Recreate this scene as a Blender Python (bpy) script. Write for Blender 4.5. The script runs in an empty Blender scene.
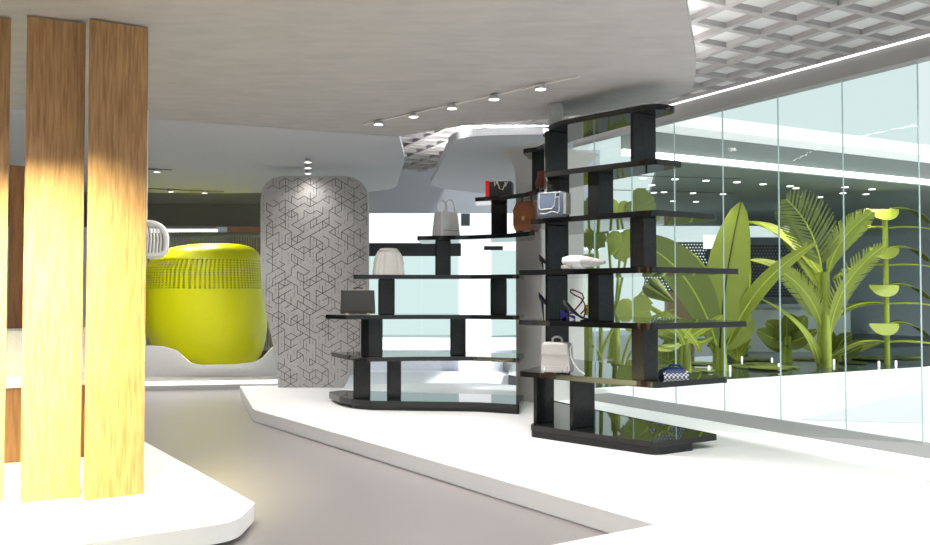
import bpy, bmesh, math, random
from mathutils import Vector as V
random.seed(7)
sc = bpy.context.scene
COL = sc.collection
# ------------------------------------------------------------------ camera, sky, sun, big lights, exposure
F_PX, CX, CY, PITCH, EYE = 796.0, 465.0, 272.5, math.radians(1.52), 1.55
cam = bpy.data.cameras.new('camera'); camo = bpy.data.objects.new('camera', cam); COL.objects.link(camo)
cam.sensor_width = 36.0; cam.lens = F_PX / 930 * 36.0; cam.clip_end = 200
camo.location = (0, 0, EYE); camo.rotation_euler = (math.radians(90) + PITCH, 0, 0)
sc.camera = camo
world = bpy.data.worlds.new('sky'); sc.world = world; world.use_nodes = True
bg = world.node_tree.nodes['Background']
bg.inputs[0].default_value = (0.80, 0.93, 0.92, 1); bg.inputs[1].default_value = 0.95
sd = bpy.data.lights.new('sun', 'SUN'); sd.energy = 4.0; sd.angle = math.radians(3)
so = bpy.data.objects.new('sun', sd); COL.objects.link(so)
so.rotation_euler = V((-0.8, 0.3, -1.25)).to_track_quat('-Z', 'Y').to_euler()
sc.view_settings.view_transform = 'Standard'; sc.view_settings.look = 'None'
sc.view_settings.exposure = 0.0; sc.view_settings.gamma = 1.0
sc.view_settings.use_curve_mapping = False
SPOT_W = 108.0          # track spotlights and the added fill lamps
WASH_W = 285.0          # warm linear wall washer washing the timber fins

# ------------------------------------------------------------------ pixel <-> place helpers (930 x 545 frame)
def ray(u, v):
    xc, yc = (u - CX) / F_PX, (CY - v) / F_PX
    return V((xc, math.cos(PITCH) - math.sin(PITCH) * yc, math.sin(PITCH) + math.cos(PITCH) * yc))
def gp(u, v, z):
    d = ray(u, v); t = (z - EYE) / d.z
    return V((d.x * t, d.y * t, z))
def at(u, v, D):
    d = ray(u, v); t = D / d.y
    return V((d.x * t, D, EYE + d.z * t))
D1 = V((-0.503, 0.864, 0)); D2 = V((0.864, 0.503, 0))
W1 = V((-0.446, 0.895, 0)); W2 = V((0.895, 0.446, 0))   # run of the ceiling grid and the pond
DG = V((-0.525, 0.851, 0))     # run of the glass wall
PLAT = 0.15
CEIL = 3.445

# ------------------------------------------------------------------ materials
MATS = {}
def mat(name, col, rough=0.5, metal=0.0, noise=0.0, nscale=40.0, emit=0.0, spec=0.5, stretch=None, col2=None, bump=0.0, detail=3.0):
    if name in MATS: return MATS[name]
    m = bpy.data.materials.new(name); m.use_nodes = True
    nt = m.node_tree; b = nt.nodes['Principled BSDF']
    b.inputs['Base Color'].default_value = (*col, 1); b.inputs['Roughness'].default_value = rough
    b.inputs['Metallic'].default_value = metal; b.inputs['Specular IOR Level'].default_value = spec
    if emit:
        b.inputs['Emission Color'].default_value = (*col, 1); b.inputs['Emission Strength'].default_value = emit
    if noise or bump:
        tc = nt.nodes.new('ShaderNodeTexCoord'); mp = nt.nodes.new('ShaderNodeMapping')
        nz = nt.nodes.new('ShaderNodeTexNoise'); nz.inputs['Scale'].default_value = nscale; nz.inputs['Detail'].default_value = detail
        if stretch: mp.inputs['Scale'].default_value = stretch
        nt.links.new(tc.outputs['Object'], mp.inputs['Vector']); nt.links.new(mp.outputs['Vector'], nz.inputs['Vector'])
        if noise:
            rp = nt.nodes.new('ShaderNodeValToRGB')
            c2 = col2 or tuple(min(1, c * (1 + noise)) for c in col); c1 = col if col2 else tuple(c * (1 - noise) for c in col)
            rp.color_ramp.elements[0].position = 0.32; rp.color_ramp.elements[1].position = 0.68
            rp.color_ramp.elements[0].color = (*c1, 1); rp.color_ramp.elements[1].color = (*c2, 1)
            nt.links.new(nz.outputs['Fac'], rp.inputs['Fac']); nt.links.new(rp.outputs['Color'], b.inputs['Base Color'])
        if bump:
            bp = nt.nodes.new('ShaderNodeBump'); bp.inputs['Strength'].default_value = bump; bp.inputs['Distance'].default_value = 0.01
            nt.links.new(nz.outputs['Fac'], bp.inputs['Height']); nt.links.new(bp.outputs['Normal'], b.inputs['Normal'])
    MATS[name] = m
    return m
def glass(name, tint, refl=1.0):
    m = bpy.data.materials.new(name); m.use_nodes = True
    nt = m.node_tree; nt.nodes.clear()
    o = nt.nodes.new('ShaderNodeOutputMaterial'); mx = nt.nodes.new('ShaderNodeMixShader')
    t = nt.nodes.new('ShaderNodeBsdfTransparent'); g = nt.nodes.new('ShaderNodeBsdfGlossy'); fr = nt.nodes.new('ShaderNodeFresnel')
    t.inputs[0].default_value = (*tint, 1); g.inputs['Roughness'].default_value = 0.01; fr.inputs[0].default_value = 1.3
    ml = nt.nodes.new('ShaderNodeMath'); ml.operation = 'MULTIPLY'; ml.inputs[1].default_value = refl
    nt.links.new(fr.outputs[0], ml.inputs[0]); nt.links.new(ml.outputs[0], mx.inputs[0])
    nt.links.new(t.outputs[0], mx.inputs[1]); nt.links.new(g.outputs[0], mx.inputs[2]); nt.links.new(mx.outputs[0], o.inputs[0])
    MATS[name] = m
    return m
M_PLASTER = mat('ceiling_plaster', (.42, .40, .395), .8, noise=.06, nscale=3, bump=.12, stretch=(1, 3, 1))
M_WHITE = mat('white_stone', (.90, .90, .90), .35)
M_FLOOR = mat('speckled_floor', (.265, .245, .245), .32, noise=.16, nscale=160, detail=2)
M_CHANNEL = mat('grey_sill', (.27, .265, .265), .6, noise=.1, nscale=120)
M_BLACK = mat('polished_black', (.012, .012, .012), .03, spec=.42)
M_GRANITE = mat('black_granite', (.014, .0145, .0155), .18, noise=.7, nscale=150, spec=.3, detail=2)
M_COLUMN = mat('column_render', (.60, .58, .56), .8, noise=.04, nscale=90)
M_SCREEN = mat('felt_grey', (.46, .445, .435), .85, noise=.12, nscale=90, stretch=(1, 1, .3))
M_LINE = mat('groove_dark', (.085, .082, .08), .9)
M_OAK = mat('oak_veneer', (.25, .122, .045), .55, noise=.2, nscale=20, stretch=(3.2, 3.2, .20), col2=(.43, .24, .105), detail=5)
M_OAKEDGE = mat('oak_edge', (.18, .085, .035), .6)
M_WALNUT = mat('brown_veneer', (.21, .095, .04), .5, noise=.2, nscale=14, stretch=(3, 3, .25), detail=4)
M_LIME = mat('lime_shell', (.76, .76, .005), .34, noise=.03, nscale=60)
M_PALE = mat('pale_shell', (.86, .85, .83), .45, noise=.06, nscale=80)
M_RAIL = mat('olive_grey_rail', (.40, .40, .33), .6)
M_WIRE = mat('white_wire', (.82, .82, .81), .4)
M_GREYWALL = mat('grey_wall', (.20, .20, .20), .8, noise=.05, nscale=8)
M_LAMP = mat('lamp_glow', (1, .97, .93), emit=3.5)
M_LED = mat('led_strip', (1, 1, 1), emit=1.6)
M_COVE = mat('cove_strip', (1, .98, .95), emit=36.0)
M_WHITEGLOW = mat('painted_white_glow', (.97, .98, 1), emit=.95)  # glow put into the colour for sky-bright white; nothing is backlit
M_GRIDBACK = mat('grid_backing', (.5, .5, .5), .8, emit=.12)  # weak emission added to the backing above the ribs
M_RIB = mat('grid_rib', (.33, .315, .31), .7)
M_BEAM = mat('warm_grey_beam', (.30, .285, .28), .6)
M_METAL = mat('brushed_post', (.45, .45, .45), .35, metal=.6, noise=.2, nscale=50, stretch=(6, 6, .4))
M_HOUSE = mat('spot_housing', (.55, .54, .52), .5)
M_TRACKD = mat('track_dark', (.10, .10, .10), .5)
M_TRACKL = mat('track_pale', (.62, .59, .56), .5)
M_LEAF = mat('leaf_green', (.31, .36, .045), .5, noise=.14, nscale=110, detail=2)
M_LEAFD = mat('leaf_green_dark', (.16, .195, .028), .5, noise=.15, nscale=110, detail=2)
M_STEM = mat('stem_green', (.36, .42, .055), .5, noise=.14, nscale=60, stretch=(2, 2, .3))
M_RIBY = mat('midrib_yellow', (.56, .64, .08), .5)
M_RIBD = mat('midrib_dark', (.045, .055, .01), .6)
M_WATER = mat('pond_water', (.045, .06, .05), .06, spec=.6)
M_SOFFIT = mat('dark_soffit', (.17, .205, .19), .6, noise=.06, nscale=30)
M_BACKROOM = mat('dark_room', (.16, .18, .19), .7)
M_GLASS = glass('clear_glass', (.945, .975, .965), .35)
M_JOINT = mat('glass_joint', (.45, .56, .55), .3)
M_DARKFR = mat('dark_frame', (.035, .035, .038), .5, noise=.4, nscale=60)
M_TEALGL = glass('teal_glass', (.94, .99, .985), .2)
M_MESHD = mat('perforated_dark', (.05, .05, .055), .6)

# ------------------------------------------------------------------ mesh builder
class MB:
    def __init__(s): s.v = []; s.f = []; s.m = []; s.mi = 0
    def add(s, vs, fs):
        o = len(s.v); s.v += [V(p) for p in vs]; s.f += [tuple(i + o for i in f) for f in fs]; s.m += [s.mi] * len(fs); return s
    def prism(s, poly, z0, z1):
        n = len(poly); a = sum(poly[i][0] * poly[(i + 1) % n][1] - poly[(i + 1) % n][0] * poly[i][1] for i in range(n))
        if a < 0: poly = poly[::-1]
        vs = [(p[0], p[1], z0) for p in poly] + [(p[0], p[1], z1) for p in poly]
        fs = [tuple(range(n - 1, -1, -1)), tuple(range(n, 2 * n))] + [(i, (i + 1) % n, n + (i + 1) % n, n + i) for i in range(n)]
        return s.add(vs, fs)
    def box(s, c, sx, sy, sz, ax=None, up=None):
        # c = centre of the base; ax = direction of the local x axis
        ax = (ax or V((1, 0, 0))).normalized(); up = (up or V((0, 0, 1))).normalized(); ay = up.cross(ax).normalized(); c = V(c)
        vs = [c + ax * sx * a / 2 + ay * sy * b / 2 + up * sz * k for k in (0, 1) for a, b in ((-1, -1), (1, -1), (1, 1), (-1, 1))]
        return s.add(vs, [(3, 2, 1, 0), (4, 5, 6, 7), (0, 1, 5, 4), (1, 2, 6, 5), (2, 3, 7, 6), (3, 0, 4, 7)])
    def tube(s, pts, r, n=8, closed=False, r1=None):
        pts = [V(p) for p in pts]; k = len(pts); rings = []; prev = None
        for i, p in enumerate(pts):
            if closed: t = pts[(i + 1) % k] - pts[i - 1]
            else: t = pts[min(i + 1, k - 1)] - pts[max(i - 1, 0)]
            t = t.normalized()
            a = prev if prev is not None else (V((0, 0, 1)) if abs(t.z) < .9 else V((1, 0, 0)))
            a = (a - t * a.dot(t)).normalized(); prev = a; b = t.cross(a)
            rr = r if r1 is None else r + (r1 - r) * i / max(k - 1, 1)
            rings.append([p + (a * math.cos(2 * math.pi * j / n) + b * math.sin(2 * math.pi * j / n)) * rr for j in range(n)])
        vs = [q for rg in rings for q in rg]; fs = []
        for i in range(k if closed else k - 1):
            i2 = (i + 1) % k
            fs += [(i * n + j, i * n + (j + 1) % n, i2 * n + (j + 1) % n, i2 * n + j) for j in range(n)]
        if not closed: fs += [tuple(range(n - 1, -1, -1)), tuple((k - 1) * n + j for j in range(n))]
        return s.add(vs, fs)
    def lathe(s, c, prof, n=24, cap=True):
        c = V(c); vs = []; k = len(prof)
        for r, z in prof: vs += [c + V((r * math.cos(2 * math.pi * j / n), r * math.sin(2 * math.pi * j / n), z)) for j in range(n)]
        fs = [(i * n + j, i * n + (j + 1) % n, (i + 1) * n + (j + 1) % n, (i + 1) * n + j) for i in range(k - 1) for j in range(n)]
        if cap: fs += [tuple(range(n - 1, -1, -1)), tuple((k - 1) * n + j for j in range(n))]
        return s.add(vs, fs)
    def loft(s, rings, cap=True):
        n = len(rings[0]); k = len(rings); vs = [q for r in rings for q in r]
        fs = [(i * n + j, i * n + (j + 1) % n, (i + 1) * n + (j + 1) % n, (i + 1) * n + j) for i in range(k - 1) for j in range(n)]
        if cap: fs += [tuple(range(n - 1, -1, -1)), tuple((k - 1) * n + j for j in range(n))]
        return s.add(vs, fs)
    def grid(s, rows):
        n = len(rows[0]); vs = [q for r in rows for q in r]
        return s.add(vs, [(i * n + j, i * n + j + 1, (i + 1) * n + j + 1, (i + 1) * n + j) for i in range(len(rows) - 1) for j in range(n - 1)])
    def build(s, name, mats, parent=None, smooth=False, bevel=0.0, solid=0.0, subsurf=0):
        me = bpy.data.meshes.new(name); off = V((0, 0, 0)); p = parent
        while p is not None: off += V(p.location); p = p.parent
        me.from_pydata([v - off for v in s.v], [], s.f)
        for m in (mats if isinstance(mats, (list, tuple)) else [mats]): me.materials.append(m)
        for i, p in enumerate(me.polygons): p.material_index = s.m[i]
        me.update()
        bm = bmesh.new(); bm.from_mesh(me); bmesh.ops.remove_doubles(bm, verts=bm.verts, dist=1e-5)
        bmesh.ops.recalc_face_normals(bm, faces=bm.faces)
        if solid: bmesh.ops.solidify(bm, geom=bm.faces[:] , thickness=solid)
        bm.to_mesh(me); bm.free()
        if smooth:
            me.polygons.foreach_set('use_smooth', [True] * len(me.polygons))
            try: me.set_sharp_from_angle(angle=math.radians(42))
            except Exception: pass
        o = bpy.data.objects.new(name, me); COL.objects.link(o)
        if parent: o.parent = parent
        if bevel:
            b = o.modifiers.new('edge', 'BEVEL'); b.width = bevel; b.segments = 2; b.limit_method = 'ANGLE'; b.angle_limit = math.radians(50)
        if subsurf:
            b = o.modifiers.new('round', 'SUBSURF'); b.levels = subsurf; b.render_levels = subsurf
        return o
def tag(o, label, cat, group=None, kind=None):
    o['label'] = label; o['category'] = cat
    if group: o['group'] = group
    if kind: o['kind'] = kind
    return o
def thing(name, label, cat, loc, group=None):
    o = bpy.data.objects.new(name, None); o.location = loc; o.empty_display_size = .1; COL.objects.link(o)
    return tag(o, label, cat, group)
def struct(name, mb, mats, **k):
    o = mb.build(name, mats, **k); o['kind'] = 'structure'; return o
def copy_thing(o, parent=None):
    c = o.copy(); COL.objects.link(c); c.parent = parent
    for ch in o.children: copy_thing(ch, c)
    return c
def bez(p0, p1, p2, n=16): return [p0 * (1 - t) ** 2 + p1 * 2 * t * (1 - t) + p2 * t * t for t in [i / n for i in range(n + 1)]]
def rounded(poly, radii, n=6):
    out = []; k = len(poly)
    for i in range(k):
        r = radii[i] if isinstance(radii, (list, tuple)) else radii
        p, a, b = V((*poly[i][:2], 0)), V((*poly[i - 1][:2], 0)), V((*poly[(i + 1) % k][:2], 0))
        if r <= 0: out.append((p.x, p.y)); continue
        r = min(r, (a - p).length * .49, (b - p).length * .49)
        out += [(q.x, q.y) for q in bez(p + (a - p).normalized() * r, p, p + (b - p).normalized() * r, n)]
    return out

# ------------------------------------------------------------------ floors and plinths
struct('floor', MB().prism([(-14, -4), (1.9, -4), (5.2, 4.5), (2.5, 10.35), (0.0, 14.4), (0.0, 30), (-14, 30)], -.1, 0), M_FLOOR)
P1, PB, P2 = gp(253, 409, PLAT), gp(240, 386, PLAT), gp(656, 524, PLAT)
P3 = P2 - D2 * 4.2
G0 = gp(725, 412, PLAT)                                  # a point on the foot of the glass wall
def gl(t, z=0.0): p = G0 + DG * t; return V((p.x, p.y, z))
a, b = gl(3.0), gl(-6.2)
o = MB().prism([(PB.x, PB.y), (P1.x, P1.y), (P2.x, P2.y), (P3.x, P3.y), (P3.x + 2.6, P3.y - 4), (b.x - .3, b.y - .1), (a.x - .3, a.y - .1), (.2, 12.6)], 0.0, PLAT).build('display_platform', M_WHITE, bevel=.008)
tag(o, 'long low white platform carrying both black shelving units and the patterned screen', 'platform')
cA = gp(255, 503, PLAT); cB = gp(236, 522, PLAT)
nb = cA + V((-.593, .805, 0)) * 5.5
poly = rounded([(cA.x, cA.y), (cB.x, cB.y), (cB.x - D2.x * 3.9, cB.y - D2.y * 3.9), (-9, 3.2), (-9, 9.6), (nb.x, nb.y)], [.02, .14, 0, 0, 0, .1])
o = MB().prism(poly, 0.035, PLAT).build('display_platform', M_WHITE)
tag(o, 'low white platform with a rounded corner under the upright wooden fins', 'platform')
MB().prism([(p[0] - .05, p[1] + .03) for p in poly], 0, .035).build('plinth', M_GREYWALL, parent=o)
bl = gp(60, 386, PLAT); br = gp(300, 378.5, PLAT)
o = MB().prism([(bl.x - 4, bl.y - .25), (br.x, br.y), (br.x + .9, br.y + 3.2), (bl.x - 4, bl.y + 3.2)], 0, PLAT - .002).build('display_platform', mat('grey_stone', (.50, .49, .47), .5, noise=.1, nscale=90))
tag(o, 'grey platform with a lit front edge beneath the lime green pod', 'platform')
e0, e1 = V((bl.x - 4, bl.y - .25, .085)), V((br.x, br.y, .085))
dd = (e1 - e0).normalized()
MB().box((e0 + e1) / 2 + V((0, -.02, 0)), (e1 - e0).length, .03, .05, dd).build('light_strip', M_LED, parent=o)

# ------------------------------------------------------------------ ceiling: waffle grid, plaster islands
WZ = 3.95
g = MB()
org = V((2.0, 7.0, 0))
def clip(p, d):
    lo, hi = -14.0, 14.0                                   # keep the ribs inside the hall and behind the beam
    for (n, c) in ((V((.851, .525, 0)), gl(0).dot(V((.851, .525, 0))) - .085), (V((-1, 0, 0)), 9.0), (V((0, 1, 0)), 17.4), (V((0, -1, 0)), 1.0)):
        dn, s0 = d.dot(n), c - p.dot(n)
        if abs(dn) < 1e-6:
            if s0 < 0: return None
        elif dn > 0: hi = min(hi, s0 / dn)
        else: lo = max(lo, s0 / dn)
    return (lo, hi) if hi - lo > .3 else None
for k in range(-30, 31):
    for (d, q) in ((W1, W2), (W2, W1)):
        p = org + q * (k * .42); r = clip(p, d)
        if r: g.box(p + d * (r[0] + r[1]) / 2 + V((0, 0, WZ - (.0015 if d is W1 else 0))), r[1] - r[0], .068, .052, d)
struct('ceiling', g, M_RIB)
b0, b1 = gl(6.0), gl(-9)
struct('ceiling', MB().prism([(b1.x, b1.y), (b0.x, b0.y), (b0.x - 1, 17.5), (-9.2, 17.5), (-9.2, -1.2), (b1.x, -1.2)], WZ + .052, WZ + .11), M_GRIDBACK)
struct('ceiling', MB().prism([(b1.x + .5, b1.y), (b0.x + .5, b0.y), (b0.x - 1, 17.8), (-14, 17.8), (-14, -6), (b1.x, -6)], WZ + .30, WZ + .5), M_GREYWALL)
c = lambda u, v: gp(u, v, CEIL)
s1, s2 = c(0, 108), c(400, 136.5)
sd_ = (s2 - s1).normalized(); s0_ = s1 - sd_ * 6
A = [c(683, -40), c(687, 12), c(697, 66), c(692, 92), c(664, 99), c(600, 112.5), c(560, 118), c(510, 121.5), c(455, 127), c(425, 132), s2, s0_, V((-10, 0, 0)), V((1.3, 0, 0))]
polyA = rounded([(p.x, p.y) for p in A], [.1, .2, .3, .25, .25, .2, .2, .2, .2, .2, .02, 0, 0, 0])
struct('ceiling', MB().prism(polyA, CEIL, CEIL + .09), M_PLASTER)
M_PLASTERB = mat('ceiling_plaster_bluelit', (.50, .515, .55), .85, noise=.05, nscale=60)  # bluish light from the glass tinted into the far plaster
gap = V((-sd_.y, sd_.x, 0)) * .03
bB = [s2 + gap, c(405, 160), c(396, 188), c(372, 192), V((-4.6, 15.0, 0)), V((-9.5, 14.6, 0)), s0_ + gap]
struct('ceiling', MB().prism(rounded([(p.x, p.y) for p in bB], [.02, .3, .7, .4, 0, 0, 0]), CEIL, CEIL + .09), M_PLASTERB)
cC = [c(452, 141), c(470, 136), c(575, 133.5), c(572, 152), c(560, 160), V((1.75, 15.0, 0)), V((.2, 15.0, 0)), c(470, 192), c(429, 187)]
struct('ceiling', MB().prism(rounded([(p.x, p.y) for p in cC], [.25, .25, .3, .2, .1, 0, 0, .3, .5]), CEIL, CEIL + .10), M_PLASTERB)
# cove strips lying on top of the plaster islands wash the grid above
g = MB()
for p, q in ((c(687, 12), c(697, 66)), (c(692, 92), c(600, 112.5)), (c(560, 118), c(455, 127))):
    d = (q - p).normalized(); n = V((d.y, -d.x, 0))
    n = n if (V((-1, 6, 0)) - p).dot(n) > 0 else -n
    g.box((p + q) / 2 + n * .12 + V((0, 0, .095)), (q - p).length * .9, .10, .03, d)
d = (c(429, 187) - c(452, 141)); g.box(c(441, 164) + V((.25, 0, .11)), d.length * .8, .06, .03, d.normalized())
g.box(c(520, 134.5) + V((0, .16, .105)), 1.5, .06, .03)
struct('ceiling', g, M_COVE)

# ------------------------------------------------------------------ glass wall with beam and sill
TG = 3.75
for i in range(8):
    t0 = -3 + i
    p, q = gl(t0 * .77), gl((t0 + 1) * .77)
    m_ = MB(); m_.box((p + q) / 2 + V((0, 0, PLAT)), .764, .02, TG - PLAT, DG)
    w = struct('window_%d' % (i + 1), m_, M_GLASS)
    MB().box(p + V((0, 0, PLAT)), .005, .02, TG - PLAT, DG).build('window_frame', M_JOINT, parent=w)
mid = (gl(6.0) + gl(-5.5)) / 2
struct('trim_1', MB().box(mid + V((0, 0, TG)), 11.5, .16, .33, DG), M_BEAM)
struct('trim_2', MB().box(mid + V((0, 0, 3.935)) - V((.851, .525, 0)) * .09, 11.5, .03, .014, DG), M_LED)
struct('trim_3', MB().box((gl(3.2) + gl(-5.5)) / 2 - V((.851, .525, 0)) * .30, 8.7, .72, PLAT + .004, DG), M_CHANNEL)

# ------------------------------------------------------------------ outside: terrace, pond edge, soffit building
struct('floor', MB().prism([(p.x, p.y) for p in (gl(-6) + D2 * .12, gl(5.2) + D2 * .12, gl(5.2) + D2 * 30, gl(-6) + D2 * 30)], -.1, -.002), mat('terrace_white', (.84, .84, .85), .5))
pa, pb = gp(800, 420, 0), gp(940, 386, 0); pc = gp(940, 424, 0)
struct('floor', MB().prism([(p.x, p.y) for p in (pa, pb, pc)], -.001, .004), mat('painted_shade', (.60, .59, .63), .6, noise=.06, nscale=60))  # shadow painted as a darker triangle on the terrace floor
PZ = .21
F0_ = gp(690, 383.5, PZ)
sA = -1.75; fA = F0_ + W2 * sA; fB = F0_ + W2 * 16
M_CURB = mat('white_curb', (.87, .87, .87), .5)
bk = W1 * 3.9
pond = MB().prism([(p.x, p.y) for p in (fA + W1 * .18, fB + W1 * .18, fB + bk, fA + W2 * .9 + bk, fA + W1 * 2.4)], 0, PZ - .01).build('pond', M_WATER)
tag(pond, 'dark still pond of lily pads beyond the glass wall', 'pond')
struct('floor', MB().prism([(p.x, p.y) for p in (fA + W2 * 1.0 + bk * 1.003, fB + bk * 1.003, fB + W1 * 16, fA + W2 * 3.5 + W1 * 13)], 0, PZ - .02), mat('dark_floor', (.13, .145, .155), .35))
curb = MB().prism([(p.x, p.y) for p in (fA, fB, fB + W1 * .17, fA + W1 * .17)], 0, PZ).build('pond_curb', M_CURB)
tag(curb, 'long white stone curb along the front of the pond', 'curb')
SZ = 3.52
sf = F0_ + W1 * .05
sl, sr = sf - W2 * 1.2, sf + W2 * 24
struct('ceiling', MB().prism([(p.x, p.y) for p in (sl + W2 * .7, sr, sr + W1 * 11, V((at(640, 240, 24).x, 24, 0)))], SZ, SZ + .12), M_SOFFIT)
# stepped fascia above the soffit
fas = MB()
def band(z0, z1, o0, o1):
    fas.add([sl + V((0, 0, 0)) - sl.z * V((0, 0, 1)) + V((0, 0, z0)) - W1 * o0, sr - sr.z * V((0, 0, 1)) + V((0, 0, z0)) - W1 * o0,
             sr - sr.z * V((0, 0, 1)) + V((0, 0, z1)) - W1 * o1, sl - sl.z * V((0, 0, 1)) + V((0, 0, z1)) - W1 * o1], [(0, 1, 2, 3)])
fas.mi = 0; band(SZ + .12, SZ + .42, .0, .0)
fas.mi = 1; band(SZ + .42, SZ + .42, .0, .45); band(SZ + .42, SZ + .62, .45, .45); band(SZ + .62, SZ + .62, .45, 0)
struct('wall_fascia', fas, [mat('fascia_grey', (.22, .24, .23), .6), mat('fascia_white', (.9, .9, .9), .5)], solid=.02)
fl = (sl + sr) / 2
struct('trim_4', MB().box(V((fl.x, fl.y, SZ + .02)) - W1 * .03, 25.2, .05, .085, W2), mat('fascia_led', (1, 1, 1), emit=3.5))
# back room beyond the pond
bw0, bw1 = V((at(724, 240, 23.6).x, 23.6, 0)), V((24, 33, 0))
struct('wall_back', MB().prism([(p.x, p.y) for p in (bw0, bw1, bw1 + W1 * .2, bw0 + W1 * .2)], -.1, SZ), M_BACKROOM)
DW = 16.5
p, q = at(636, 243, DW), at(705, 226, DW)
def panel_px(u0, v0, u1, v1, D, th, ax=V((1, 0, 0))):
    p, q = at(u0, v1, D), at(u1, v0, D)
    return MB().box(V(((p.x + q.x) / 2, D + th / 2, p.z)), q.x - p.x, th, q.z - p.z)
struct('wall_glow_strip', panel_px(618, 226, 790, 237, 19.0, .1), mat('streak_glow', (.80, .90, .93), emit=.62))  # glowing strip painted in for whitish reflected streaks
o = panel_px(705, 235, 723, 248.5, 18.0, .12).build('light_box', mat('box_glow', (1, 1, 1), emit=1.1))
tag(o, 'small glowing white square light box above the dark perforated screen', 'light box')
lc = at(714, 248.5, 18.06); MB().tube([(lc.x, lc.y, PZ - .02), lc], .03, 8).build('stand', M_DARKFR, parent=o)

# perforated screens deep in the back room
def perforated(label, u0, v0, u1, v1, D, nx, ny, frame_h, grp=None):
    p, q = at(u0, v1, D), at(u1, v0, D)
    t = thing('perforated_screen', label, 'screen', ((p.x + q.x) / 2, D, 0), grp)
    W, H = q.x - p.x, q.z - p.z; cw, ch = W / nx, H / ny; m_ = MB()
    for j in range(ny):
        for i in range(nx):
            x0, z0 = p.x + i * cw + (.25 * cw if j % 2 else -.25 * cw), p.z + j * ch; h = .37
            o_ = [(x0, z0), (x0 + cw, z0), (x0 + cw, z0 + ch), (x0, z0 + ch)]
            i_ = [(x0 + cw * (.5 - h), z0 + ch * .5), (x0 + cw * .5, z0 + ch * (.5 - h)), (x0 + cw * (.5 + h), z0 + ch * .5), (x0 + cw * .5, z0 + ch * (.5 + h))]
            vs = [V((x, D, z)) for x, z in o_ + i_]
            m_.add(vs, [(0, 1, 5), (1, 6, 5), (1, 2, 6), (2, 7, 6), (2, 3, 7), (3, 4, 7), (3, 0, 4), (0, 5, 4)])
    m_.build('mesh_panel', M_MESHD, parent=t, solid=.02)
    f = MB()
    f.tube([V((p.x, D, p.z)), V((q.x, D, p.z)), V((q.x, D, q.z)), V((p.x, D, q.z))], .025, 6, closed=True); f.build('frame', M_DARKFR, parent=t)
    for x in (p.x + .05, q.x - .05):
        MB().box((x, D, PZ - .02), .05, .05, p.z - PZ + .02).build('leg', M_DARKFR, parent=t)
perforated('dark perforated mesh screen beyond the lance-leaved plant, beside the brown post', 645, 243, 722, 291, 19.6, 26, 16, .04)
perforated('dark perforated mesh screen behind the palm, beside the pale curved counter', 738, 246, 812, 296, 20.2, 24, 16, .04)
o = panel_px(668, 291, 694, 352, 18.6, .3); o = o.build('timber_post', mat('tan_post', (.42, .29, .17), .6)); tag(o, 'tan timber block below the dark perforated screen beyond the pond', 'post')
o.data.transform(__import__('mathutils').Matrix.Identity(4))
# pale counter behind the palm
t0 = thing('curved_counter', 'pale curved counter standing behind the palm across the pond', 'counter', at(800, 350, 19.0))
pts = [at(748, 352, 18.8), at(772, 352, 18.6), at(800, 352, 18.5), at(830, 352, 18.6), at(851, 352, 19.0)]
m_ = MB(); m_.grid([[V((p.x, p.y, PZ - .02)) for p in pts], [V((p.x, p.y, at(800, 308, 18.6).z)) for p in pts]]); m_.build('front', mat('counter_pale', (.50, .55, .54), .5), parent=t0, solid=.08)
m_ = MB().prism([(p.x, p.y - .08) for p in pts] + [(pts[-1].x, pts[-1].y + .7), (pts[0].x, pts[0].y + .7)], at(800, 308, 18.6).z, at(800, 304, 18.6).z); m_.build('top', mat('counter_top', (.32, .37, .38), .4), parent=t0)
def lounge_dot(u, v, D, label):
    t = thing('swivel_stool', label, 'stool', V((at(u, v, D).x, D, 0)))
    blue = mat('navy_blue', (.03, .055, .20), .5)
    c_ = at(u, v, D); H = c_.z
    MB().lathe((c_.x, D, H - .32), [(.02, 0), (.30, .02), (.33, .08), (.30, .14), (.05, .16)], 20).build('seat', blue, parent=t, smooth=True)
    MB().lathe((c_.x, D + .2, H - .10), [(.01, 0), (.15, .02), (.2, .12), (.2, .22), (.13, .33), (.01, .36)], 20).build('backrest', blue, parent=t, smooth=True)
    MB().lathe((c_.x, D, PZ - .02), [(.22, 0), (.22, .03), (.03, .05), (.03, H - .3 - PZ + .02)], 16).build('pedestal', M_DARKFR, parent=t, smooth=True)
lounge_dot(715, 257, 20.6, 'navy blue high stool seen through the perforated screen')

# recessed lights under the dark soffit and two slim tracks
k = 0
lens = MB().lathe((0, 0, 0), [(.055, -.012), (.06, -.008), (.06, 0)], 14)
first = None
for (u, v) in [(643, 178), (675, 179), (706, 180.5), (737, 182), (652, 185), (654, 192.5), (664, 192), (693, 193), (723, 194), (648, 200), (673, 201), (696, 201.5),
               (763, 184), (790, 186), (796, 188), (845, 187), (872, 189), (843, 193), (820, 197), (866, 194)]:
    p = gp(u, v, SZ)
    if first is None:
        first = lens.build('downlight', mat('downlight_glow', (1, 1, 1), emit=2.2)); o = first
    else: o = first.copy(); COL.objects.link(o)
    o.location = p
    tag(o, 'small white downlight recessed in the dark soffit above the pond', 'light', 'downlights in the dark soffit')
for (u0, v0, u1, v1, lab) in ((608, 174.5, 740, 178.6, 'thin dark ceiling track in the soffit, closer to the glass wall'), (612, 189.5, 735, 193.0, 'thin dark ceiling track in the soffit, deeper over the pond')):
    p, q = gp(u0, v0, SZ), gp(u1, v1, SZ)
    o = MB().box((p + q) / 2 - V((0, 0, .012)), (q - p).length, .03, .012, (q - p).normalized()).build('ceiling_track', M_TRACKD); tag(o, lab, 'track')

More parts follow.
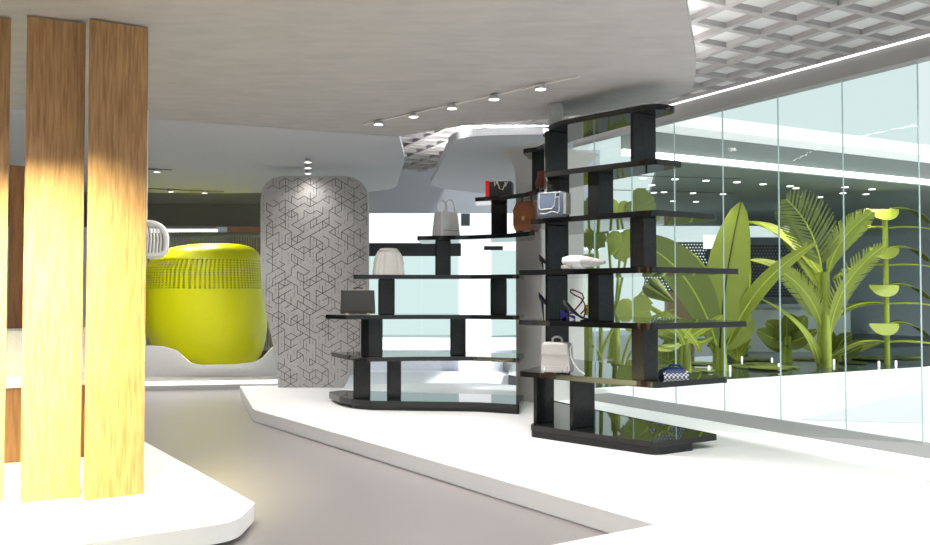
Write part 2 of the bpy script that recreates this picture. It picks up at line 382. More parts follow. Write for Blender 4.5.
# ------------------------------------------------------------------ far facade, hall end
FD = 16.0
wf = lambda n, u0, v0, u1, v1, D, m_: struct(n, panel_px(u0, v0, u1, v1, D, .08), m_)
wf('wall_header', 335, 150, 600, 213, 15.6, mat('blue_grey_plaster', (.60, .62, .70), .8, noise=.14, nscale=70))
wf('wall_fascia', 335, 213, 600, 250, FD, M_WHITEGLOW)  # white glow standing in for bright sky above the windows
wf('trim_5', 366, 243, 461, 256, FD - .2, M_DARKFR)
wf('trim_6', 484, 246, 503, 250, FD - .2, M_DARKFR)
wf('trim_7', 461, 213.5, 470, 226, FD - .1, mat('dark_window', (.10, .13, .13), .3))
for i, (u0, u1) in enumerate(((350, 385), (386, 421), (422, 457), (493, 515), (516, 545))):
    wf('window_%d' % (20 + i), u0, 250, u1, 338, FD, M_TEALGL)
wf('wall_pier', 459, 226, 491, 372, FD - .15, M_WHITEGLOW)
wf('wall_plinth', 335, 338, 560, 350, FD, M_WHITEGLOW)
wf('wall_base', 335, 350, 512, 376, FD - .02, mat('blue_white', (.70, .74, .82), .6, noise=.08, nscale=70))
struct('floor', MB().prism([(-3.6, 12.7), (1.0, 12.7), (1.0, FD - .1), (-3.6, FD - .1)], 0.001, .006), mat('pale_floor', (.75, .77, .82), .4))
# hall end behind the pod
BD = 20.0
struct('wall_back', panel_px(-60, 190, 345, 366, BD + 2, .2), mat('blue_grey_end', (.26, .29, .34), .8, noise=.15, nscale=60))
struct('wall_bulkhead', panel_px(-60, 204, 345, 226, 17.5, .3), mat('olive_bulkhead', (.24, .235, .22), .8))
p, q = at(-80, 190, 17.4), at(345, 190, 15.2)
struct('ceiling', MB().prism([(-14, 14.55), (-3.0, 14.9), (-2.2, 17.9), (-14, 17.9)], at(100, 204, 17.5).z, at(100, 204, 17.5).z + .1), mat('bulkhead_under', (.22, .22, .215), .8))
struct('wall_left', MB().box((-11.5, 8, 0), .2, 30, 4.2), M_GREYWALL)
o = panel_px(150, 225.5, 217, 229.5, 17.52, .06).build('linear_light', M_HOUSE); tag(o, 'thin white linear light below the bulkhead, behind the slatted rail', 'light')
panel_px(150, 229, 217, 235, 17.52, .06).build('diffuser', M_LED, parent=o)
o = panel_px(226, 226, 300, 372, 18.8, .1).build('timber_divider', M_WALNUT); tag(o, 'brown timber divider behind the slatted rail and the pod', 'divider')
o = panel_px(128, 243, 178, 372, 19.4, .05).build('glass_panel', mat('pale_teal_glass', (.62, .74, .76), .2)); tag(o, 'pale teal glass panel far behind the white wire cage', 'panel')
# slatted rail
t0 = thing('slatted_rail', 'long grey slatted rail curving behind the lime green pod', 'railing', at(200, 300, 17.2))
n = 56; top = []
for i in range(n + 1):
    u = 128 + (275 - 128) * i / n; D = 17.4 - .25 * math.sin(math.pi * i / n); top.append(at(u, 235.5 - 1.0 * math.sin(math.pi * i / n), D))
MB().tube(top, .055, 8).build('top_rail', M_RAIL, parent=t0, smooth=True)
low = [V((p.x, p.y, .35)) for p in top]
MB().tube(low, .05, 8).build('bottom_rail', M_RAIL, parent=t0, smooth=True)
for i in range(0, n + 1):
    MB().box(V((top[i].x, top[i].y, .35)), .035, .035, top[i].z - .35).build('slat', M_RAIL, parent=t0)
for i in (1, n // 2, n - 1): MB().box(V((low[i].x, low[i].y, 0)), .06, .06, .35).build('foot', M_RAIL, parent=t0)

# ------------------------------------------------------------------ lime pod on its pale tray
pc_ = at(206, 365, 14.7); pc_.z = 0
t0 = thing('pod_chair', 'big lime green rounded pod chair with a perforated band', 'chair', V((pc_.x, pc_.y, PLAT)))
zz = lambda v: at(206, v, 14.7).z
sx = lambda u, v: at(u, v, 14.7).x
prof = [(244, 216, 234, .02), (244.4, 203, 242, .42), (246.5, 183, 250, .64), (251, 166, 256, .80), (260, 154.5, 260.5, .90), (272, 148.5, 262.5, .95), (290, 146.5, 264, .97), (310, 146.5, 265.5, 1.0), (330, 149, 265, 1.0), (345, 155, 263, .97), (356, 165, 259, .92), (363, 177, 253, .85), (366, 188, 246, .8)]
def interp(v):
    for i in range(len(prof) - 1):
        if prof[i][0] <= v <= prof[i + 1][0]:
            f = (v - prof[i][0]) / (prof[i + 1][0] - prof[i][0] + 1e-9)
            return [prof[i][j] + (prof[i + 1][j] - prof[i][j]) * f for j in (1, 2, 3)]
    return prof[-1][1:]
NA = 176
vs_ = [244.01, 244.3, 245, 246, 247.5, 249.5, 252, 254.5, 257] + [258.6 + i * 1.2 for i in range(26)] + [291, 296, 301, 307, 313, 320, 327, 334, 341, 347, 352, 356, 360, 363, 366]
rows = []
for v in vs_:
    u0, u1, dp = interp(v); xl, xr = sx(u0, v), sx(u1, v); cx_, rx = (xl + xr) / 2, (xr - xl) / 2; ry = .95 * dp
    r_ = []
    for j in range(NA):
        a = 2 * math.pi * j / NA; ca, sa = math.cos(a), math.sin(a)
        e = .9
        r_.append(V((cx_ + rx * math.copysign(abs(ca) ** e, ca), pc_.y + ry * math.copysign(abs(sa) ** e, sa), zz(v))))
    rows.append(r_)
m_ = MB(); vsx = [q for r in rows for q in r]; fs = []
for i in range(len(rows) - 1):
    for j in range(NA):
        band_row = 9 <= i < 35 and (i - 9) % 2 == 0 and 11 <= i
        if band_row and (j % 2 == 0 or .06 * NA < j < .44 * NA): continue
        fs.append((i * NA + j, i * NA + (j + 1) % NA, (i + 1) * NA + (j + 1) % NA, (i + 1) * NA + j))
m_.add(vsx, fs); m_.build('shell', M_LIME, parent=t0, smooth=True)
MB().lathe((pc_.x, pc_.y, PLAT + .031), [(.7, 0), (.75, .02), (.75, zz(364) - PLAT), (.7, zz(363) - PLAT)], 32).build('base', M_LIME, parent=t0, smooth=True)
t1 = thing('pod_tray', 'pale grey shell tray with a swooping rim around the pod chair', 'tray', V((pc_.x, pc_.y, PLAT)))
N = 120; lo_, hi_, li_ = [], [], []
cu = [(-600, 345.5), (147, 345.5), (168, 346.5), (176, 350), (182, 356), (190, 362.5), (200, 365), (235, 364.5), (255, 362.5), (264, 358), (271, 351), (277, 346), (900, 345.5)]
for j in range(N + 1):
    a = math.pi * (1.0 + j / N); ca, sa = math.cos(a), math.sin(a)
    cxm = at(202, 360, 14.7).x
    x, y = cxm + 1.75 * math.copysign(abs(ca) ** .55, ca), pc_.y + 1.32 * math.copysign(abs(sa) ** .5, sa)
    u = CX + F_PX * x / y
    for i in range(len(cu) - 1):
        if cu[i][0] <= u <= cu[i + 1][0]:
            f = (u - cu[i][0]) / (cu[i + 1][0] - cu[i][0]); f = f * f * (3 - 2 * f) if 4 > i > 1 else f; vv = cu[i][1] + (cu[i + 1][1] - cu[i][1]) * f; break
    z = at(206, vv, 13.4).z
    lo_.append(V((x * .995, y + .05, PLAT))); hi_.append(V((x, y, z))); li_.append(V((x * .99, y + .1, z - .02)))
MB().grid([lo_, [l.lerp(h, .5) + V((0, -.03, 0)) for l, h in zip(lo_, hi_)], hi_]).build('rim', M_PALE, parent=t1, smooth=True, solid=.05)
MB().prism([(p.x, p.y) for p in lo_] , PLAT, PLAT + .03).build('tray_floor', M_PALE, parent=t1)

# white wire cages hanging behind the fins
def cage(uc, label):
    D = 8.2
    c_ = at(uc, 240, D)
    t = thing('cage_pendant', label, 'pendant lamp', V((c_.x, D, CEIL)), 'white wire cages')
    zt, zb = at(uc, 223, D).z, at(uc, 256, D).z
    hw = at(uc + 20, 240, D).x - c_.x
    loop = []
    for j in range(40):
        a = 2 * math.pi * j / 40; ca, sa = math.cos(a), math.sin(a)
        e = .5 if sa < 0 else .95
        loop.append(V((c_.x + hw * math.copysign(abs(ca) ** (.45 if sa < 0 else .8), ca), D, (zt * .48 + zb * .52) + ((zt - zb) * .52 if sa > 0 else (zt - zb) * .48) * math.copysign(abs(sa) ** e, sa))))
    MB().tube(loop, .03, 8, closed=True).build('hoop', M_WIRE, parent=t, smooth=True)
    for i in range(-5, 6):
        x = i / 6.0; zt2 = (zt * .48 + zb * .52) + (zt - zb) * .52 * math.sqrt(max(0, 1 - abs(x) ** 2.3))
        MB().tube([V((c_.x + hw * x, D, zb)), V((c_.x + hw * x, D + .03, (zb + zt2) / 2)), V((c_.x + hw * x, D, zt2))], .012, 6).build('wire', M_WIRE, parent=t)
    MB().tube([V((c_.x, D, zt)), V((c_.x, D, CEIL + .0))], .006, 6).build('cord', M_WIRE, parent=t)
cage(146.5, 'white wire cage pendant half hidden by the last wooden fin, near the pod')

# ------------------------------------------------------------------ patterned screen
SD = 11.9
sb, st_ = at(310, 387, SD).z, at(310, 176, SD).z
out_px = [(278, 387), (277, 372), (273, 345), (267, 318), (262.5, 292), (260.5, 260), (260.5, 200), (262, 190), (266, 183), (273, 178), (282, 176), (346, 176), (355, 178), (362, 183), (366.5, 190), (368, 200), (368, 318), (365.5, 336), (360, 354), (351, 372), (343, 387)]
po = [at(u, v, SD) for u, v in out_px]
for p in (po[0], po[-1]): p.z = PLAT
t0 = MB()
nn = len(po)
t0.add([p + V((0, 0, 0)) for p in po] + [p + V((0, .14, 0)) for p in po], [tuple(range(nn)), tuple(range(2 * nn - 1, nn - 1, -1))] + [(i, nn + i, nn + (i + 1) % nn, (i + 1) % nn) for i in range(nn)])
def inside(x, z):
    r = False
    for i in range(nn):
        a, b = po[i], po[i - 1]
        if (a.z > z) != (b.z > z) and x < (b.x - a.x) * (z - a.z) / (b.z - a.z) + a.x: r = not r
    return r
t0.mi = 1
R = .108; x_lo, x_hi = min(p.x for p in po), max(p.x for p in po)
def seg(p, q, w):
    d = (q - p).normalized(); n = V((-d.z, 0, d.x)) * w / 2
    t0.add([p - n, p + n, q + n, q - n], [(0, 1, 2, 3)])
rr = random.Random(3)
nx_, nz_ = int(1.8 / (R * .866)) + 3, int(3.4 / R) + 3
for i in range(-1, nx_):
    for j in range(-1, nz_):
        x, z = x_lo + i * R * .866, PLAT + j * R + (R / 2 if i % 2 else 0)
        p = V((x, SD - .0025, z))
        for d in ((0, 1), (.866, .5), (.866, -.5)):
            if rr.random() < .47:
                q = V((x + d[0] * R, SD - .0025, z + d[1] * R))
                if all(inside(*( (p.x + (q.x - p.x) * f, p.z + (q.z - p.z) * f))) for f in (0, .5, 1)):
                    seg(p, q, .008)
        for d in ((0, 1),):
            if rr.random() < .55:
                x2 = x + R * .433; q0 = V((x2, SD - .0022, z)); q1 = V((x2, SD - .0022, z + R * .7))
                if inside(q0.x, q0.z) and inside(q1.x, q1.z): seg(q0, q1, .004)
o = t0.build('room_screen', [M_SCREEN, M_LINE]); tag(o, 'tall grey rounded screen patterned with thin dark angular lines', 'screen')

# ------------------------------------------------------------------ wooden fins and counter on the near platform
def fin(bl_, br_, label, D=None, top=CEIL, m_=M_OAK, grp='upright wooden fins'):
    p, q = gp(*bl_, PLAT), gp(*br_, PLAT); d = (q - p).normalized()
    mb = MB(); mb.box((p + q) / 2 + V((-d.y, d.x, 0)) * .02, (q - p).length, .04, top - PLAT - .012, d)
    t = mb.build('timber_fin', m_); tag(t, label, 'fin', grp)
    return t
fin((84, 501), (143.5, 494), 'oak fin closest to the lime green pod, brightly lit below')
fin((20, 503.5), (80, 497.5), 'oak fin standing in the middle of the bright front row')
fin((-52, 507), (3.5, 501.3), 'oak fin cut off by the edge of the picture')
fin((6, 442.5), (23, 441), 'slim brown fin in the gap behind the bright oak fins', top=2.78, m_=M_WALNUT)
ca_, cb_ = gp(-60, 470, PLAT), gp(103, 457, PLAT)
d = (cb_ - ca_).normalized(); nrm = V((-d.y, d.x, 0)); mid = (ca_ + cb_) / 2 + nrm * .36
t0 = thing('low_counter', 'low brown timber counter with a white top behind the oak fins', 'counter', mid)
zt = at(60, 376, 6.7).z
MB().box(mid, (cb_ - ca_).length, .6, zt - .09 - PLAT, d).build('body', M_WALNUT, parent=t0, bevel=.006)
MB().box(mid + V((0, 0, zt - .09 - PLAT)), (cb_ - ca_).length + .06, .66, .09, d).build('top', M_WHITE, parent=t0, bevel=.008)
t0 = thing('display_tub', 'white square tub with a brown liner on the low counter', 'tub', mid + V((0, 0, zt - PLAT)))
m_ = MB(); bz = zt - .0
def ringbox(w, l, z, r=.05): return [mid + V((0, 0, z - PLAT)) + d * x + nrm * y for x, y in rounded([(-l / 2, -w / 2), (l / 2, -w / 2), (l / 2, w / 2), (-l / 2, w / 2)], r, 4)]
m_.loft([ringbox(.42, .95, bz), ringbox(.5, 1.05, bz + .38), ringbox(.44, .99, bz + .38), ringbox(.38, .9, bz + .03)]); m_.build('body', M_PALE, parent=t0, smooth=True)
MB().box(mid + d * .05 + V((0, 0, bz + .04 - PLAT)), .7, .3, .2, d).build('liner', M_WALNUT, parent=t0)

# ------------------------------------------------------------------ column
t0 = at(515, 300, 10.55); t1 = at(540, 300, 10.45); t2 = at(583, 300, 11.0)
pl = [(t0.x, t0.y + .0), (t1.x, t1.y - .25), (t2.x, t2.y - .2), (t2.x - .15, t2.y + .3), (t0.x + .1, t0.y + .55)]
c4 = rounded(pl, [.12, .03, .06, .1, .1])
mb = MB()
cc = V((sum(p[0] for p in c4) / len(c4), sum(p[1] for p in c4) / len(c4), 0))
def rg(z, k): return [V((cc.x + (p[0] - cc.x) * k, cc.y + (p[1] - cc.y) * k, z)) for p in c4]
mb.loft([rg(PLAT, 1.0), rg(3.06, 1.0), rg(3.18, 1.03), rg(3.28, 1.10), rg(3.35, 1.22), rg(CEIL - .001, 1.42)])
struct('wall_column', mb, M_COLUMN, smooth=True)

# ------------------------------------------------------------------ shelving units
ZL = {1: .24, 2: .755, 3: 1.265, 4: 1.757, 5: 2.255, 6: 2.705, 7: 3.195}
TH = .052
def slab(mb, poly, zc, th=TH): return mb.prism(poly, zc - th / 2, zc + th / 2)
# unit by the glass wall
M_ = V((1.655, 6.92, 0)); F_ = V((.526, 7.92, 0)); fd = (M_ - F_).normalized()
rack = thing('shelving_unit', 'tall polished black shelving unit with pointed shelves beside the glass wall', 'shelving unit', V((1.5, 7.9, PLAT)))
def left_at(u):
    k = (u - CX) / F_PX
    s = (k * F_.y - F_.x) / (fd.x - k * fd.y); return F_ + fd * s
def tip_at(u):
    k = (u - CX) / F_PX
    s = (k * M_.y - M_.x) / (D2.x - k * D2.y); return M_ + D2 * s
LV = {1: (530, 717, 1.85), 2: (519, 728, 1.9), 3: (518, 748, 2.0), 4: (518, 740, 2.0), 5: (530, 718, 1.75), 6: (545, 683, 1.5), 7: (545, 680, 1.5)}
for k, (ul, ut, dep) in LV.items():
    L, T = left_at(ul), tip_at(ut)
    E = T + D1 * dep
    poly = [(L.x, L.y), (M_.x, M_.y), (T.x, T.y), (E.x, E.y)]
    rad = [.03, .05, .04 if k < 6 else .02, .1]
    if E.y > 8.8: poly += [(E.x - .42, E.y + .75 if k < 6 else E.y + .3), (1.02, 9.75), (.98, 8.9)]; rad += [.1, .1, .1]
    else: poly += [(1.05, 8.7)]; rad += [.1]
    if k == 7:
        poly[0:1] = [(L.x + .015, L.y + .42), (L.x + .1, L.y - .02)]; rad[0:1] = [.05, .25]; rad[2] = .3; rad[3] = .1
        poly = [p for p in poly]
    pr = rounded(poly, rad)
    sh = slab(MB(), pr, ZL[k], TH).build('shelf', M_BLACK, parent=rack)
    if k == 1:
        b_ = tip_at(693)
        pol = [(L.x, L.y), (M_.x - .01, M_.y + .0), (b_.x, b_.y), (b_.x + D1.x * 1.7, b_.y + D1.y * 1.7), (1.05, 9.4), (1.0, 8.7)]
        MB().prism(rounded(pol, [.05, .09, .04, .1, .1, .1]), PLAT, ZL[1] - TH / 2).build('base', M_GRANITE, parent=rack)
def post(parent, Kx, Ky, wl, wr, k0, k1, dl=-fd, dr=D2, m_=None):
    K = V((Kx, Ky, 0)); pol = [K, K + dr * wr, K + dr * wr + dl * wl, K + dl * wl]
    return MB().prism([(p.x, p.y) for p in pol], ZL[k0] + TH / 2, ZL[k1] - TH / 2).build('post', m_ or M_GRANITE, parent=parent, bevel=.006)
def post_px(parent, ul, uc, ur, Dc, k0, k1, **kw):
    K = V(((uc - CX) / F_PX * Dc, Dc, 0)); dl, dr = kw.get('dl', -fd), kw.get('dr', D2)
    k = (ul - CX) / F_PX; wl = (k * Dc - K.x) / (dl.x - k * dl.y)
    k = (ur - CX) / F_PX; wr = (k * Dc - K.x) / (dr.x - k * dr.y)
    return post(parent, K.x, K.y, wl, wr, k0, k1, **kw)
for (ul, uc, ur, Dc, k0, k1) in ((545, 548, 568.5, 7.86, 6, 7), (631, 634, 657, 7.06, 6, 7), (547, 560, 570, 7.78, 5, 6), (588, 600, 614, 7.4, 5, 6),
                                 (545, 548, 569, 7.86, 4, 5), (630, 644, 657, 7.03, 4, 5), (545, 548, 568, 7.86, 3, 4), (588, 599, 614, 7.4, 3, 4),
                                 (545, 548, 569, 7.86, 2, 3), (631, 644, 658, 7.03, 2, 3), (533, 536, 554, 7.92, 1, 2), (569, 572, 594.5, 7.62, 1, 2)):
    post_px(rack, ul, uc, ur, Dc, k0, k1)
cp = at(556, 110, 7.95)
MB().box(V((cp.x, cp.y, ZL[7] + TH / 2)), .135, .16, CEIL - ZL[7] - TH / 2 - .002, V((.97, -.2, 0))).build('ceiling_post', M_METAL, parent=rack)
# unit by the patterned screen
rack2 = thing('shelving_unit', 'stepped polished black shelving unit beside the patterned grey screen', 'shelving unit', V((-.5, 9.9, PLAT)))
def X(u, D): return (u - CX) / F_PX * D
SH2 = {2: [(331, 10.5), (349, 9.9), (366, 9.62), (420, 9.75), (470, 9.75), (519, 9.5)], 3: [(325, 9.9), (345, 9.62), (420, 9.75), (470, 9.75), (519, 9.5)],
       4: [(353, 9.8), (420, 9.85), (470, 9.85), (519, 9.6)], 5: [(417, 10.1), (470, 9.95), (510, 9.65), (529, 9.35), (535, 9.2)],
       6: [(475, 9.75), (500, 9.6), (525, 9.3), (536, 9.0), (541, 8.75)], 7: [(523, 9.15), (536, 9.05), (544, 8.85), (549, 8.6)]}
for k, pts in SH2.items():
    fr = [(X(u, D), D) for u, D in pts]
    dep = .75 if k < 6 else .45
    back = [(X(u, D) + (.12 if u > 500 else 0.02), D + dep) for u, D in pts[::-1]]
    if k >= 5: back = [(min(x, X(pts[-1][0], pts[-1][1]) + .06), y) for x, y in back]
    if k in (2, 3): back = [(x, min(y, 10.6)) for x, y in back[:-1]]
    slab(MB(), rounded(fr + back, [.03] * (len(fr) - 1) + [.08] + [.05] * len(back)), ZL[k]).build('shelf', M_BLACK, parent=rack2)
b1 = [(329, 10.45), (340, 9.95), (353, 9.72), (372, 9.58), (440, 9.5), (480, 9.45), (519, 9.25)]
fr = [(X(u, D), D) for u, D in b1]; bk_ = [(X(519, 9.25) + .12, 10.1), (X(440, 9.5), 10.3), (X(340, 10.5), 10.62)]
MB().prism(rounded(fr + bk_, .04), ZL[1] - .05, ZL[1] + .026).build('shelf', M_BLACK, parent=rack2)
fr = [(x + (.12 if x < -1.4 else 0), y + .02) for x, y in fr]
MB().prism(rounded(fr + [(x - .04, y - .05) for x, y in bk_[:2]] + [(X(345, 10.4), 10.5)], .04), PLAT, ZL[1] - .05).build('base', M_GRANITE, parent=rack2)
dl2, dr2 = V((-.80, .6, 0)), V((.985, .17, 0))
for (ul, uc, ur, Dc, k0, k1) in ((353.5, 355, 371, 9.78, 1, 2), (387, 388.5, 401.5, 9.82, 1, 2), (361, 369, 383, 9.75, 2, 3), (450, 451.5, 466, 9.95, 2, 3), (378, 379.5, 395, 9.95, 3, 4),
                                 (490, 491.5, 507, 9.85, 3, 4), (435, 436.5, 451, 10.1, 4, 5), (491, 492.5, 507.5, 9.95, 5, 6), (532, 534, 545, 9.2, 6, 7)):
    post_px(rack2, ul, uc, ur, Dc, k0, k1, dl=dl2, dr=dr2)

# ------------------------------------------------------------------ goods on the shelves
def on(k): return ZL[k] + TH / 2
def basept(u, D, k): return V((X(u, D), D, on(k)))
def rring(c_, ax, ay, w, d_, z, r=.03, n=4):
    return [c_ + ax * x + ay * y + V((0, 0, z)) for x, y in rounded([(-w / 2, -d_ / 2), (w / 2, -d_ / 2), (w / 2, d_ / 2), (-w / 2, d_ / 2)], min(r, w * .45, d_ * .45), n)]
def axes(deg): a = math.radians(deg); ax = V((math.cos(a), math.sin(a), 0)); return ax, V((-ax.y, ax.x, 0))
GOLD = mat('gold_clasp', (.70, .50, .20), .3, metal=.8)
# black briefcase
c_ = basept(358, 9.84, 3); ax, ay = axes(4); h = .30; w = .42
t0 = thing('briefcase', 'dark grey briefcase standing on the shelf in front of the patterned screen', 'bag', c_)
MB().loft([rring(c_, ax, ay, w, .11, .012, .02), rring(c_, ax, ay, w + .005, .12, .05, .02), rring(c_, ax, ay, w - .02, .11, h, .02)]).build('body', mat('case_grey', (.036, .035, .034), .45, noise=.1, nscale=120), parent=t0, bevel=.006)
MB().box(c_ + ax * .0 + V((0, 0, .012)) - ay * .0, .008, .125, h - .02, ax).build('seam', mat('case_dark', (.02, .02, .02), .5), parent=t0).location = ax * (-w / 2 + .04)
MB().tube([c_ + ax * x + V((0, 0, z)) for x, z in ((-.06, h - .005), (-.055, h + .025), (0, h + .032), (.055, h + .025), (.06, h - .005))], .008, 8).build('handle', mat('case_dark', (.02, .02, .02), .5), parent=t0, smooth=True)
for x in (-.06, .06): MB().box(c_ + ax * x + V((0, 0, h - .012)), .022, .03, .03, ax).build('handle_mount', GOLD, parent=t0)
for x in (-.13, .13): MB().box(c_ + ax * x, .03, .125, .022, ax).build('foot', GOLD, parent=t0)
# pleated bag
c_ = basept(388.5, 9.95, 4); ax, ay = axes(12)
t0 = thing('pleated_bag', 'off-white pleated bag with a folded top on the shelf above the briefcase', 'bag', c_)
PLEAT = mat('pleat_cream', (.55, .53, .50), .7)
def pleat(w, d_, z, amp):
    out = []
    for j in range(96):
        a = 2 * math.pi * j / 96; ca, sa = math.cos(a), math.sin(a); e = .6; r = 1 + 2.0 * amp * math.cos(15 * a)
        out.append(c_ + ax * (w / 2 * r * math.copysign(abs(ca) ** e, ca)) + ay * (d_ / 2 * r * math.copysign(abs(sa) ** e, sa)) + V((0, 0, z)))
    return out
MB().loft([pleat(.37, .22, 0, .04), pleat(.365, .22, .03, .05), pleat(.33, .2, .17, .045), pleat(.28, .17, .26, .03), pleat(.22, .13, .30, .01)]).build('body', PLEAT, parent=t0, smooth=True)
MB().loft([rring(c_, ax, ay, .24, .15, .285, .05), rring(c_, ax, ay, .25, .16, .305, .05), rring(c_, ax, ay, .2, .12, .33, .04), rring(c_, ax, ay, .1, .06, .337, .02)]).build('flap', PLEAT, parent=t0, smooth=True)
for s in (-1, 1): MB().tube([c_ + ax * (s * .12) + V((0, 0, .3)), c_ + ax * (s * .165) + V((0, 0, .22)) - ay * .02, c_ + ax * (s * .185) + V((0, 0, .13)) - ay * .02], .012, 8).build('strap', PLEAT, parent=t0, smooth=True)
# tote
c_ = basept(446, 10.2, 5); ax, ay = axes(38)
t0 = thing('tote_bag', 'pale grey tote bag with two thin loop handles', 'bag', c_)
TOTE = mat('tote_grey', (.66, .65, .64), .6, noise=.08, nscale=90)
MB().loft([rring(c_, ax, ay, .30, .22, 0, .02), rring(c_, ax, ay, .29, .21, .1, .02), rring(c_, ax, ay, .26, .17, .31, .02), rring(c_, ax, ay, .235, .14, .31, .02), rring(c_, ax, ay, .25, .16, .2, .02)]).build('body', TOTE, parent=t0, bevel=.004)
for s in (-1, 1):
    MB().tube([c_ + ay * (s * .08) + ax * x + V((0, 0, z)) for x, z in ((-.08, .27), (-.078, .36), (-.055, .44), (0, .475), (.055, .44), (.078, .36), (.08, .27))], .007, 8).build('handle', TOTE, parent=t0, smooth=True)
MB().box(c_ - ay * .105 + V((0, 0, .07)), .24, .012, .006, ax).build('seam', mat('tote_dark', (.2, .2, .2), .6), parent=t0)
# red and black bag
c_ = basept(501, 9.75, 6); ax, ay = axes(-14)
t0 = thing('shopper_bag', 'charcoal bag with a bright red end panel and cream handles', 'bag', c_)
w, d_, h = .30, .16, .19
MB().loft([rring(c_, ax, ay, w, d_, .0, .015), rring(c_, ax, ay, w - .01, d_, h - .02, .015), rring(c_, ax, ay, w - .03, d_ * .8, h, .015)]).build('body', mat('charcoal', (.03, .03, .03), .6), parent=t0, bevel=.004)
ax2, ay2 = axes(30)
MB().loft([rring(c_ - ax * (w / 2 + .004), ax, ay, .05, d_ * 1.06, .0, .01), rring(c_ - ax * (w / 2 + .004), ax, ay, .05, d_ * 1.06, h + .01, .01)]).build('end_panel', mat('bright_red', (.85, .008, .008), .5), parent=t0, bevel=.004)
CRM = mat('cream_cord', (.70, .64, .52), .6)
for pts in (((-.06, h - .01), (-.065, h - .06), (-.03, h - .01)), ((-.03, h), (.0, h - .09), (.04, h - .11), (.075, h - .02)), ((.07, h - .01), (.075, h - .07), (.10, h - .01))):
    MB().tube([c_ + ax * x - ay * (d_ / 2 + .008) + V((0, 0, z)) for x, z in pts], .007, 8).build('handle', CRM, parent=t0, smooth=True)
# brown satchel
c_ = basept(527, 9.45, 5); ax, ay = axes(-35)
t0 = thing('satchel', 'tan brown satchel with a gold clasp behind the blue case', 'bag', c_)
BR = mat('brown_leather', (.18, .055, .017), .5, noise=.1, nscale=60)
def oct_(y): return [c_ + ax * x + ay * y + V((0, 0, z)) for x, z in ((-.13, .02), (.13, .02), (.155, .08), (.155, .26), (.10, .36), (-.10, .36), (-.155, .26), (-.155, .08))]
MB().loft([oct_(-.07), oct_(.07)]).build('body', BR, parent=t0, bevel=.012)
MB().loft([[p - ay * .0 for p in [c_ + ax * x + ay * -.082 + V((0, 0, z)) for x, z in ((-.13, .15), (.13, .15), (.15, .26), (.10, .355), (-.10, .355), (-.15, .26))]], [c_ + ax * x + ay * -.068 + V((0, 0, z)) for x, z in ((-.13, .15), (.13, .15), (.15, .26), (.10, .355), (-.10, .355), (-.15, .26))]]).build('flap', BR, parent=t0, bevel=.006); fl_ = t0.children[-1]
MB().box(c_ - ay * .088 + V((0, 0, .135)), .035, .014, .05, ax).build('clasp', GOLD, parent=fl_, bevel=.003)
MB().tube([c_ + ax * x + V((0, 0, z)) for x, z in ((-.07, .355), (-.06, .40), (0, .41), (.06, .40), (.07, .355))], .012, 8).build('handle', BR, parent=t0, smooth=True)
for x in (-.1, .1): MB().box(c_ + ax * x, .05, .10, .022, ax).build('foot', mat('dark_foot', (.02, .02, .02), .5), parent=t0)
# small maroon pouch
c_ = basept(541.5, 8.83, 6) ; c_ = V((X(541.5, 8.95), 8.95, on(6))); ax, ay = axes(-35)
t0 = thing('small_pouch', 'small maroon pouch up on the short curved shelf near the column', 'bag', c_)
MB().loft([rring(c_, ax, ay, .10, .08, 0, .02), rring(c_, ax, ay, .13, .09, .06, .03), rring(c_, ax, ay, .09, .05, .15, .02), rring(c_, ax, ay, .10, .03, .20, .012)]).build('body', mat('maroon', (.13, .02, .01), .5), parent=t0, smooth=True)
MB().tube([c_ + ax * x + V((0, 0, z)) for x, z in ((-.04, .17), (0, .165), (.04, .17))], .012, 8).build('tie', BR, parent=t0, smooth=True)
# blue case
c_ = basept(551, 7.72, 5); ax, ay = axes(28)
c_ = V((X(553, 7.60), 7.60, on(5))) ; ax, ay = axes(-33)
t0 = thing('camera_case', 'slate blue rounded case with pale piping and a grey side band', 'bag', c_)
BL = mat('slate_blue', (.072, .098, .155), .6, noise=.08, nscale=120); PIP = mat('pale_piping', (.45, .445, .43), .5)
w, d_, h = .29, .13, .235
MB().loft([rring(c_, ax, ay, w * .93, d_, .0, .05), rring(c_, ax, ay, w, d_ + .02, .03, .05), rring(c_, ax, ay, w, d_ + .02, h - .03, .05), rring(c_, ax, ay, w * .95, d_, h, .05)]).build('body', BL, parent=t0, smooth=True)
fz = -(d_ / 2 + .016)
flap = [(-.105, h - .01), (.075, h - .01), (.055, .10), (.03, .075), (-.09, .07), (-.105, .09)]
MB().loft([[c_ + ax * x + ay * (fz + .012) + V((0, 0, z)) for x, z in flap], [c_ + ax * x + ay * fz + V((0, 0, z)) for x, z in flap]]).build('flap', BL, parent=t0, bevel=.004); fl_ = t0.children[-1]
MB().tube([c_ + ax * x + ay * fz + V((0, 0, z)) for x, z in flap], .0045, 6, closed=True).build('piping', PIP, parent=fl_, smooth=True)
MB().tube([c_ + ax * x + ay * (fz + .004) + V((0, 0, z)) for x, z in ((-.10, .035), (-.04, .028), (.03, .05), (.09, .03), (.105, .05), (.105, .19))], .0045, 6).build('piping', PIP, parent=t0, smooth=True)
MB().loft([rring(c_ + ax * (w / 2 + .002), ax, ay, .04, d_ * .85, .02, .015), rring(c_ + ax * (w / 2 + .002), ax, ay, .04, d_ * .85, h - .015, .015)]).build('side_band', mat('band_grey', (.25, .245, .235), .6), parent=t0, smooth=True)
MB().tube([c_ + ax * x + ay * fz + V((0, 0, z)) for x, z in ((.07, h - .015), (.065, h - .055), (.115, h - .055), (.11, h - .012))], .006, 6, closed=True).build('buckle', PIP, parent=t0, smooth=True)
